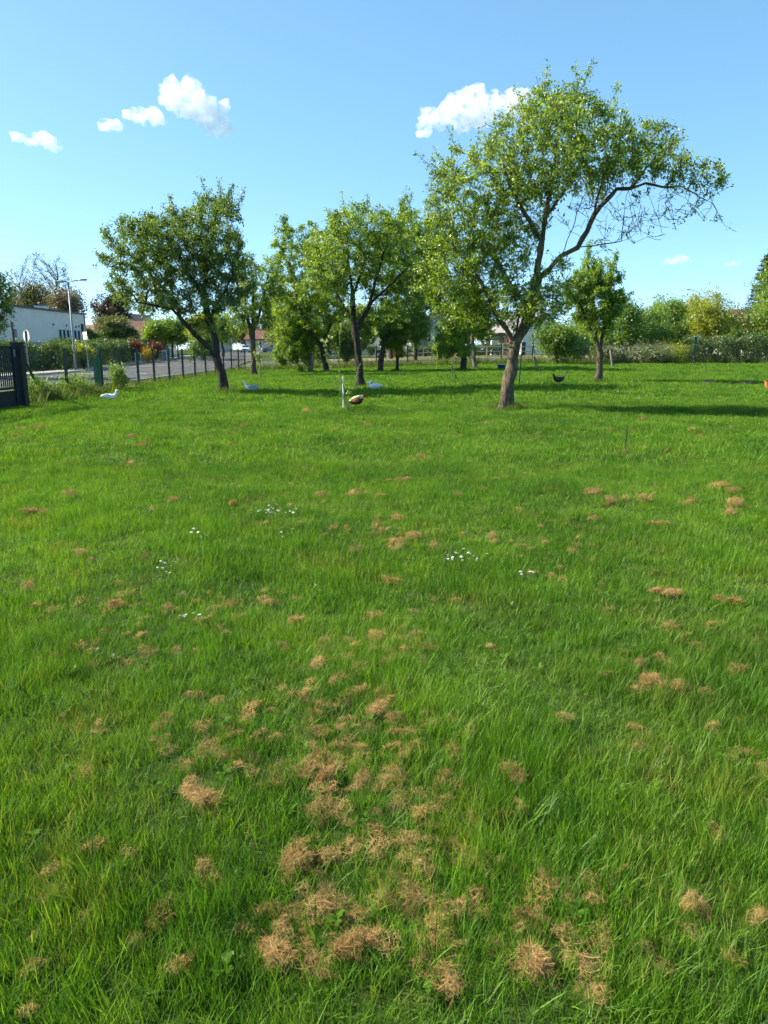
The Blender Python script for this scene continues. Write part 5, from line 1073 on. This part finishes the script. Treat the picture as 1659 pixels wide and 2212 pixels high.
# dug earth
def mound(label, u, v, wpx, hh, seed):
    p = ground(u, v); Rr = wpx * p.y / FPX / 2; r = np.random.default_rng(seed); k = 28; C = []
    for q in (1, .85, .65, .42, .2):
        t = np.linspace(0, 6.283, k, endpoint=False); rr = q * Rr * (1 + .18 * np.sin(2 * t + seed) + .1 * np.sin(5 * t + 2 * seed)); z = hh * (1 - q ** 2) * (1 + r.normal(0, .22, k)) - .03; C.append(np.stack([rr * np.cos(t), rr * .8 * np.sin(t), z], 1))
    C.append(np.array([[0, 0, hh]])); V = np.concatenate(C); j = np.arange(k); j2 = (j + 1) % k
    Fq = np.concatenate([np.stack([i * k + j, i * k + j2, (i + 1) * k + j2, (i + 1) * k + j], 1) for i in range(4)]); Ft = np.stack([4 * k + j, 4 * k + j2, np.full(k, 5 * k)], 1)
    o = tag(empty('earth_mound', p), label, 'mound'); link('heap', mesh_np('heap', V, [Fq, Ft], True), M['earth'], o)
    mb = MB()
    for _ in range(26):
        a = r.uniform(0, 6.28); q = Rr * r.uniform(.1, 1.15); s_ = r.uniform(.02, .055); mb.box((q * math.cos(a), q * .8 * math.sin(a), max(.02, hh * (1 - (q / Rr) ** 2)) + .02), (s_, s_ * .8, s_ * .6), r.uniform(0, 3))
    mb.build('clods', M['earth'], o, bevel=.006)
mound('wide low mound of dug brown earth on the right lawn', 1531, 830, 42, .16, 1); mound('small patch of dug earth between the two bigger mounds', 1573, 831, 20, .10, 2); mound('mound of dug earth nearest the orange hen', 1611, 829, 40, .15, 3)
# single heaps of dried grass
heaps = [('big round heap of dried grass on the right lawn', 1450, 1292, 58, .10), ('dried grass heap with a dark shadow above the round heap', 1420, 1142, 54, .09), ('long dark-bottomed heap of dried grass at mid right', 1408, 1484, 80, .10), ('small dried grass heap right of the big round heap', 1570, 1306, 34, .06), ('dried grass heap on the far left lawn', 82, 1114, 44, .07), ('dark brown dried heap in the left lawn', 252, 1314, 32, .06), ('tiny dried clump above the daisy patch', 502, 1096, 17, .06), ('dried grass heap in the centre of the lawn', 870, 1044, 48, .09), ('dried grass heap directly above the centre thatch strip', 848, 1263, 46, .05), ('dried clump at centre left below the lone daisies', 636, 1352, 27, .06), ('wide orange-brown dried heap near the centre', 815, 1388, 56, .06), ('tall tangled heap of dried grass right of centre near the bottom', 1155, 2098, 66, .06), ('ragged arching heap of dried grass in the lower middle', 645, 1870, 70, .08), ('matted dried heap at the bottom centre', 775, 2055, 84, .08), ('crisp dried heap left of the bottom centre one', 600, 2080, 70, .06), ('loose dried heap in the lower left thatch', 448, 1738, 76, .06), ('bright dried thatch heap in the lower centre', 690, 1690, 70, .06), ('arched dried heap at the lower right of centre', 1105, 1684, 50, .06), ('dried heap above the lower centre thatch', 822, 1540, 60, .07)]
for i, (lb, u, v, wpx, hh) in enumerate(heaps):
    p = ground(u, v); rad = wpx * p.length / FPX / 2; s_ = max(1, p.length / 7)
    me = straw_mesh('dried_grass_heap', 1300, rad * .85, (hh * .5 + .02) * (.7 if p.y < 5.5 else 1), .0015 * s_ ** .75, 900 + i, max(.06, rad * .5), True)
    tag(link('dried_grass_heap', me, None, None, (p.x, p.y, p.z + (.03 if p.y < 5.5 else .045))), lb, 'grass heap')
# daisies
def daisy_mesh(stem=.075):
    mb = MB(); k = 12; mb.tube([(0, 0, 0), (.006, 0, stem * .6), (0, 0, stem)], .0016, 4); st = mb.mesh('stem'); st.materials.append(M['stem_green'])
    mb = MB()
    for j in range(k):
        a = 6.2832 * j / k; c, s_ = math.cos(a), math.sin(a); mb.add([(.004 * c, .004 * s_, stem), (.013 * c - .0035 * s_, .013 * s_ + .0035 * c, stem + .003), (.019 * c, .019 * s_, stem + .004), (.013 * c + .0035 * s_, .013 * s_ - .0035 * c, stem + .003)], [(0, 1, 2, 3)])
    pe = mb.mesh('petals'); pe.materials.append(M['petal_white']); mb = MB(); mb.loft([(0, 0, stem - .001, .006, .006), (0, 0, stem + .003, .0065, .0065), (0, 0, stem + .006, .003, .003)], 8); hd = mb.mesh('flower_disc'); hd.materials.append(M['leaf_broom']); return st, pe, hd
M['petal_white'] = plain('petal_white', (.82, .81, .80), .7, var=.04)
dm = daisy_mesh()
patches = [('tiny white daisy in the dense patch left of centre', 'daisies of the dense patch', 596, 1121, 46, 11, 34), ('tiny white daisy in the small group below the dense patch', 'daisies of the upper left group', 428, 1176, 16, 10, 8), ('tiny white daisy in the group on the left lawn', 'daisies of the left group', 354, 1254, 22, 18, 10), ('tiny white daisy in the loose group right of centre', 'daisies of the right group', 1000, 1232, 52, 22, 20), ('lone white daisy between the dense patch and the thatch', 'daisies of the middle row', 615, 1172, 30, 10, 6), ('scattered white daisy on the lower left lawn', 'daisies on the lower left', 405, 1366, 60, 10, 6), ('scattered white daisy on the lower right lawn', 'daisies on the lower right', 1135, 1266, 26, 4, 4)]
for (lb, grp, u, v, du, dv, n) in patches:
    for _ in range(n):
        p = ground(u + RNG.normal(0, du * .5), v + RNG.normal(0, dv * .5)); o = tag(empty('daisy', p + Vector((0, 0, .06)), RNG.uniform(0, 6)), lb, 'daisy', grp); o.rotation_euler = (RNG.normal(.0, .2), RNG.normal(-.15, .2), RNG.uniform(0, 6)); q = RNG.uniform(.42, .66); o.scale = (q, q, q)
        for nm, me in zip(('stem', 'petals', 'flower_disc'), dm): link(nm, me, None, o)

# ---------------------------------------------------------------- birds
M['feather_white'] = plain('feather_white', (.78, .77, .74), .8, var=.06, scale=25); M['feather_grey'] = plain('feather_grey', (.33, .36, .40), .8, var=.2, scale=25); M['feather_black'] = plain('feather_black', (.012, .014, .016), .5, var=.3, scale=25)
M['feather_gold'] = plain('feather_gold', (.66, .46, .24), .75, var=.3, scale=22); M['feather_rust'] = plain('feather_rust', (.36, .12, .04), .75, var=.3, scale=22); M['comb'] = plain('comb', (.45, .012, .012), .5, var=.2); M['beak'] = plain('beak', (.68, .33, .06), .45, var=.1); M['shank'] = plain('shank', (.55, .30, .08), .6); M['eye'] = plain('eye', (.01, .01, .01), .1); M['feather_orange'] = plain('feather_orange', (.55, .22, .07), .75, var=.3, scale=22)
def sub(o, n=1):
    m = o.modifiers.new('smooth', 'SUBSURF'); m.levels = n; m.render_levels = n; return o
def legs(o, x, top, col='shank', sp=.05):
    for s_ in (-1, 1):
        mb = MB(); mb.tube([(x + .02, s_ * sp, top), (x - .015, s_ * sp, top * .5), (x, s_ * sp, .008)], [.018, .009, .008], 7)
        for a in (-.5, 0, .5): mb.tube([(x, s_ * sp, .008), (x + .055 * math.cos(a), s_ * sp + .055 * math.sin(a), .005)], [.007, .004], 5)
        mb.tube([(x, s_ * sp, .008), (x - .025, s_ * sp, .005)], [.006, .003], 5); mb.build('leg', M[col], o)
def eyes(o, x, y, z, r_=.007):
    for s_ in (-1, 1): mb = MB(); mb.loft([(x, s_ * (y - r_ * .6), z, r_ * .4, r_ * .4), (x, s_ * y, z, r_, r_), (x, s_ * (y + r_ * .5), z, r_ * .4, r_ * .4)], 8); mb.build('eye', M['eye'], o, True)
def wing(o, x0, z0, x1, z1, y, m, w=.075):
    for s_ in (-1, 1):
        mb = MB(); mb.loft([(x1, s_ * y * .98, z1, .012, .02), (x1 - (x1 - x0) * .2, s_ * (y + .008), z1 - (z1 - z0) * .2, .02, w * .9), (x1 - (x1 - x0) * .5, s_ * (y + .006), z1 - (z1 - z0) * .5, .02, w), (x1 - (x1 - x0) * .8, s_ * y * .8, z1 - (z1 - z0) * .8 , .015, w * .6), (x0, s_ * y * .45, z0, .006, .015)], 12); sub(mb.build('wing', M[m], o, True))
def duck(label, p, rz, sc, wingm='feather_white', sit=False, preen=False):
    o = tag(empty('duck', p, rz), label, 'duck', 'white ducks on the lawn'); o.scale = (sc,) * 3
    dz = -.05 if sit else 0
    S_ = [(-.33, 0, .20 + dz, .02, .008), (-.27, 0, .195 + dz, .055, .03), (-.17, 0, .185 + dz, .095, .075), (-.03, 0, .175 + dz, .12, .105), (.10, 0, .18 + dz, .11, .10), (.18, 0, .215 + dz, .075, .075)]
    if preen: S_ += [(.20, 0, .28 + dz, .048, .05), (.16, 0, .345 + dz, .04, .042), (.12, 0, .375 + dz, .042, .04), (.085, 0, .37 + dz, .036, .034), (.06, 0, .355 + dz, .02, .02)]; hx = (.055, .35 + dz); ex = (.10, .038, .385 + dz); bk = -1
    else: S_ += [(.215, 0, .27 + dz, .042, .045), (.225, 0, .33 + dz, .034, .036), (.24, 0, .385 + dz, .038, .036), (.265, 0, .405 + dz, .040, .038), (.295, 0, .40 + dz, .032, .03), (.312, 0, .392 + dz, .018, .018)]; hx = (.315, .39 + dz); ex = (.275, .037, .415 + dz); bk = 1
    mb = MB(); mb.loft(S_, 16); sub(mb.build('body', M['feather_white'], o, True))
    mb = MB(); mb.loft([(hx[0] - bk * .02, 0, hx[1], .022, .018), (hx[0] + bk * .025, 0, hx[1] - .008, .022, .010), (hx[0] + bk * .06, 0, hx[1] - .014, .024, .006), (hx[0] + bk * .072, 0, hx[1] - .016, .012, .003)], 10); mb.build('bill', M['beak'], o, True)
    wing(o, -.30, .225 + dz, .10, .215 + dz, .105, wingm); eyes(o, *ex)
    if not sit: legs(o, -.02, .12, 'beak')
    return o
duck('white duck with raised head sitting near the left fence', ground(238, 868), R(4), .88)
duck('white duck with grey wings walking left behind the left tree', ground(543, 848), R(176), 1.0, 'feather_grey')
duck('white duck resting in the tree shade beside the yellow-green tree', ground(808, 846), R(205), 1.1, 'feather_white', False, True)
def hen(label, p, rz, sc, bodym, wingm, tailm, neckm, kind='hen', head='up'):
    o = tag(empty(kind, p, rz), label, kind); o.scale = (sc,) * 3
    S_ = [(-.19, 0, .29, .03, .03), (-.14, 0, .26, .075, .07), (-.05, 0, .235, .105, .10), (.05, 0, .235, .105, .105), (.12, 0, .265, .08, .085)]
    N_ = [(.155, 0, .32, .055, .06), (.175, 0, .375, .038, .042), (.19, 0, .415, .03, .034), (.215, 0, .432, .03, .03), (.238, 0, .428, .02, .02)] if head == 'up' else [(.17, 0, .285, .058, .06), (.215, 0, .285, .045, .045), (.25, 0, .265, .034, .036), (.275, 0, .245, .03, .031), (.292, 0, .225, .018, .02)]
    if head == 'hunch':
        S_ = [(-.20, 0, .19, .03, .03), (-.14, 0, .205, .075, .075), (-.05, 0, .22, .105, .105), (.05, 0, .235, .11, .115), (.11, 0, .275, .085, .085)]; N_ = [(.135, 0, .325, .062, .062), (.165, 0, .352, .044, .046), (.19, 0, .362, .034, .036), (.215, 0, .352, .03, .03), (.235, 0, .332, .018, .02)]
    mb = MB(); mb.loft(S_ + N_, 16); sub(mb.build('body', M[bodym], o, True))
    hx = Vector(N_[-2][:3]); d = (Vector(N_[-1][:3]) - hx).normalized(); mb = MB(); q = Vector(N_[-1][:3]); mb.loft([(*(q - d * .008), .013, .013), (*(q + d * .018), .008, .007), (*(q + d * .034), .002, .002)], 8); mb.build('beak', M['beak'], o, True)
    # hackle feathers round the neck
    mb = MB(); c0, c1, c2 = Vector(N_[0][:3]), Vector(N_[1][:3]), Vector(N_[2][:3]); mb.loft([(*(Vector(S_[-1][:3]) - Vector((.015, 0, -.015))), .082, .08), (*c0, .064, .068), (*c1, .045, .048), (*c2, .033, .036)], 14); mb.build('hackle', M[neckm], o, True)
    # saddle / back
    mb = MB(); mb.loft([(-.25, 0, .15, .03, .02), (-.20, 0, .20, .07, .04), (-.12, 0, .265, .095, .055), (-.03, 0, .31, .105, .055), (.05, 0, .335, .095, .05), (.13, 0, .36, .055, .035)] if head == 'hunch' else [(-.21, 0, .31, .03, .015), (-.14, 0, .305, .075, .035), (-.04, 0, .305, .09, .04), (.05, 0, .315, .085, .038), (.12, 0, .34, .05, .03)], 14); mb.build('saddle', M[neckm if kind == 'rooster' else bodym], o, True)
    wing(o, -.16, .225, .08, .255, .095, wingm, .06)
    for k in range(9 if kind == 'rooster' else 6):
        a = (k - (4 if kind == 'rooster' else 2.5)) * .11; mb = MB(); L = (.16 if kind == 'rooster' else .17) * (1 - .02 * k); up = -.10 if kind == 'rooster' else .17
        mb.loft([(-.16, a * .12, .29 + min(0, up), .014, .008), (-.21, a * .3, .29 + up * .6, .02, .006), (-.21 - L * .3, a * .4, .29 + up, .018, .005), (-.21 - L * .6, a * .5, .29 + up * (.75 if kind == 'rooster' else 1.25), .006, .003)], 8); mb.build('tail_feather', M[tailm], o, True)
    top = hx + Vector((0, 0, .02)); cs = 1.5 if kind == 'rooster' else .8; mb = MB(); mb.prism([(top.x - .03 * cs, top.z - .005), (top.x + .025 * cs, top.z - .01), (top.x + .03 * cs, top.z + .015 * cs), (top.x + .015 * cs, top.z + .01 * cs), (top.x + .008 * cs, top.z + .03 * cs), (top.x - .005 * cs, top.z + .015 * cs), (top.x - .018 * cs, top.z + .03 * cs), (top.x - .025 * cs, top.z + .012 * cs), (top.x - .04 * cs, top.z + .02 * cs)], 'y', -.006, .006); mb.build('comb', M['comb'], o)
    for s_ in (-1, 1): mb = MB(); mb.loft([(hx.x + .008, s_ * .018, hx.z - .01, .006, .01), (hx.x + .012, s_ * .02, hx.z - .03, .010 * cs, .012), (hx.x + .01, s_ * .016, hx.z - .05, .004, .006)], 8); mb.build('wattle', M['comb'], o, True)
    if kind == 'rooster':
        mb = MB(); mb.loft([(hx.x - .015, 0, hx.z + .004, .027, .027), (hx.x + .004, 0, hx.z, .031, .031), (hx.x + .018, 0, hx.z - .003, .025, .025)], 10); mb.build('face', M['comb'], o, True)
    eyes(o, hx.x + .006, .031, hx.z + .006, .006); legs(o, 0, .15); return o
hen('golden-backed rooster with black belly pecking beside the white stake', ground(771, 884), R(-8), .98, 'feather_black', 'feather_rust', 'feather_black', 'feather_gold', 'rooster', 'hunch')
hen('black hen with upright tail in the tree shade', ground(1206, 834), R(176), 1.12, 'feather_black', 'feather_black', 'feather_black', 'feather_black')
hen('orange hen half cut off by the right edge', ground(1664, 851), R(170), 1.05, 'feather_orange', 'feather_orange', 'feather_rust', 'feather_orange')

# ---------------------------------------------------------------- clouds
def cloudmat(dens, feat):
    m = bpy.data.materials.new('cloud'); m.use_nodes = True; t = m.node_tree; t.nodes.clear(); N = t.nodes.new; o = N('ShaderNodeOutputMaterial'); v = N('ShaderNodeVolumePrincipled')
    tc = N('ShaderNodeTexCoord'); nz = N('ShaderNodeTexNoise'); nz.inputs['Scale'].default_value = 1.0 / feat; nz.inputs['Detail'].default_value = 4; nz.inputs['Roughness'].default_value = .6; t.links.new(tc.outputs['Object'], nz.inputs['Vector'])
    mr = N('ShaderNodeMapRange'); mr.inputs['From Min'].default_value = .41; mr.inputs['From Max'].default_value = .78; mr.inputs['To Min'].default_value = 0; mr.inputs['To Max'].default_value = dens; t.links.new(nz.outputs['Fac'], mr.inputs['Value']); t.links.new(mr.outputs[0], v.inputs['Density'])
    v.inputs['Color'].default_value = (1, 1, 1, 1); v.inputs['Anisotropy'].default_value = 0.2; t.links.new(v.outputs[0], o.inputs['Volume']); return m
def cloud(label, bl, Y, dens, voxel, flat=1.0, seed=0, amp=1.0):
    k = Y / FPX; c = at(sum(b_[0] for b_ in bl) / len(bl), sum(b_[1] for b_ in bl) / len(bl), Y); bm = bmesh.new(); r = random.Random(seed)
    for (u, v, rp) in bl:
        p = at(u, v, Y) - c
        for q in range(7):
            d = Vector((r.gauss(0, 1), r.gauss(0, 1), r.gauss(0, .8))).normalized() * rp * k * (.62 if q else 0); s_ = rp * k * (r.uniform(.36, .62) if q else .9)
            bmesh.ops.create_icosphere(bm, subdivisions=2, radius=1, matrix=Matrix.Translation(p + Vector((d.x, d.y, d.z * flat))) @ Matrix.Diagonal((s_, s_, s_ * flat, 1)))
    me = bpy.data.meshes.new('cloud'); bm.to_mesh(me); bm.free(); o = link('cloud', me, cloudmat(dens, voxel * 9), None, c); tag(o, label, 'cloud', 'small white clouds')
    rm = o.modifiers.new('merge', 'REMESH'); rm.mode = 'VOXEL'; rm.voxel_size = voxel
    tx = bpy.data.textures.new('cloud_noise', 'CLOUDS'); tx.noise_scale = voxel * 6; tx.noise_depth = 5; dm_ = o.modifiers.new('billow', 'DISPLACE'); dm_.texture = tx; dm_.strength = voxel * 9 * amp; dm_.mid_level = .5; dm_.texture_coords = 'LOCAL'
    return o
z7 = lambda x, y, r_: (x * .3472, 144 + y * .3472, r_ * .3472)
z6 = lambda x, y, r_: (864 + x * .4514, 115.2 + y * .4514, r_ * .4514)
CY_ = 1500
cloud('largest white cumulus cloud in the upper left sky', [z7(1080, 170, 85), z7(1190, 185, 95), z7(1270, 270, 95), z7(1360, 370, 75), z7(1140, 260, 65), z7(1390, 245, 42), z7(1040, 200, 60)], CY_, .11, 2.0, 1, 1)
cloud('flat white cloud joined to the left of the largest cloud', [z7(870, 300, 58), z7(960, 305, 62), z7(800, 300, 42), z7(1000, 330, 36)], CY_ + 60, .11, 2.0, .8, 2)
cloud('small white puff left of the flat cloud', [z7(680, 368, 45), z7(635, 352, 34), z7(725, 370, 38)], CY_ + 80, .11, 2.0, .9, 3)
cloud('small white cloud at the far left of the sky', [z7(105, 440, 40), z7(170, 452, 34), z7(285, 455, 55), z7(335, 490, 44), z7(230, 455, 42)], CY_ + 40, .11, 2.0, .9, 4)
cloud('broad white cumulus behind the top of the plum tree', [z6(150, 320, 58), z6(240, 275, 62), z6(345, 235, 78), z6(440, 250, 74), z6(545, 230, 66), z6(610, 200, 34), z6(120, 360, 38), z6(390, 310, 62), z6(290, 330, 52), z6(500, 300, 50)], CY_, .11, 2.2, .95, 5)
cloud('tiny flat cloud low above the right bushes', [(1438, 564, 8), (1452, 562, 13), (1467, 560, 14), (1480, 560, 11)], 2600, .05, 3.0, .7, 6, .5)
cloud('tiniest faint cloud low at the right', [(1572, 569, 8), (1583, 568, 10), (1594, 568, 8)], 2600, .05, 2.5, .6, 7, .5)
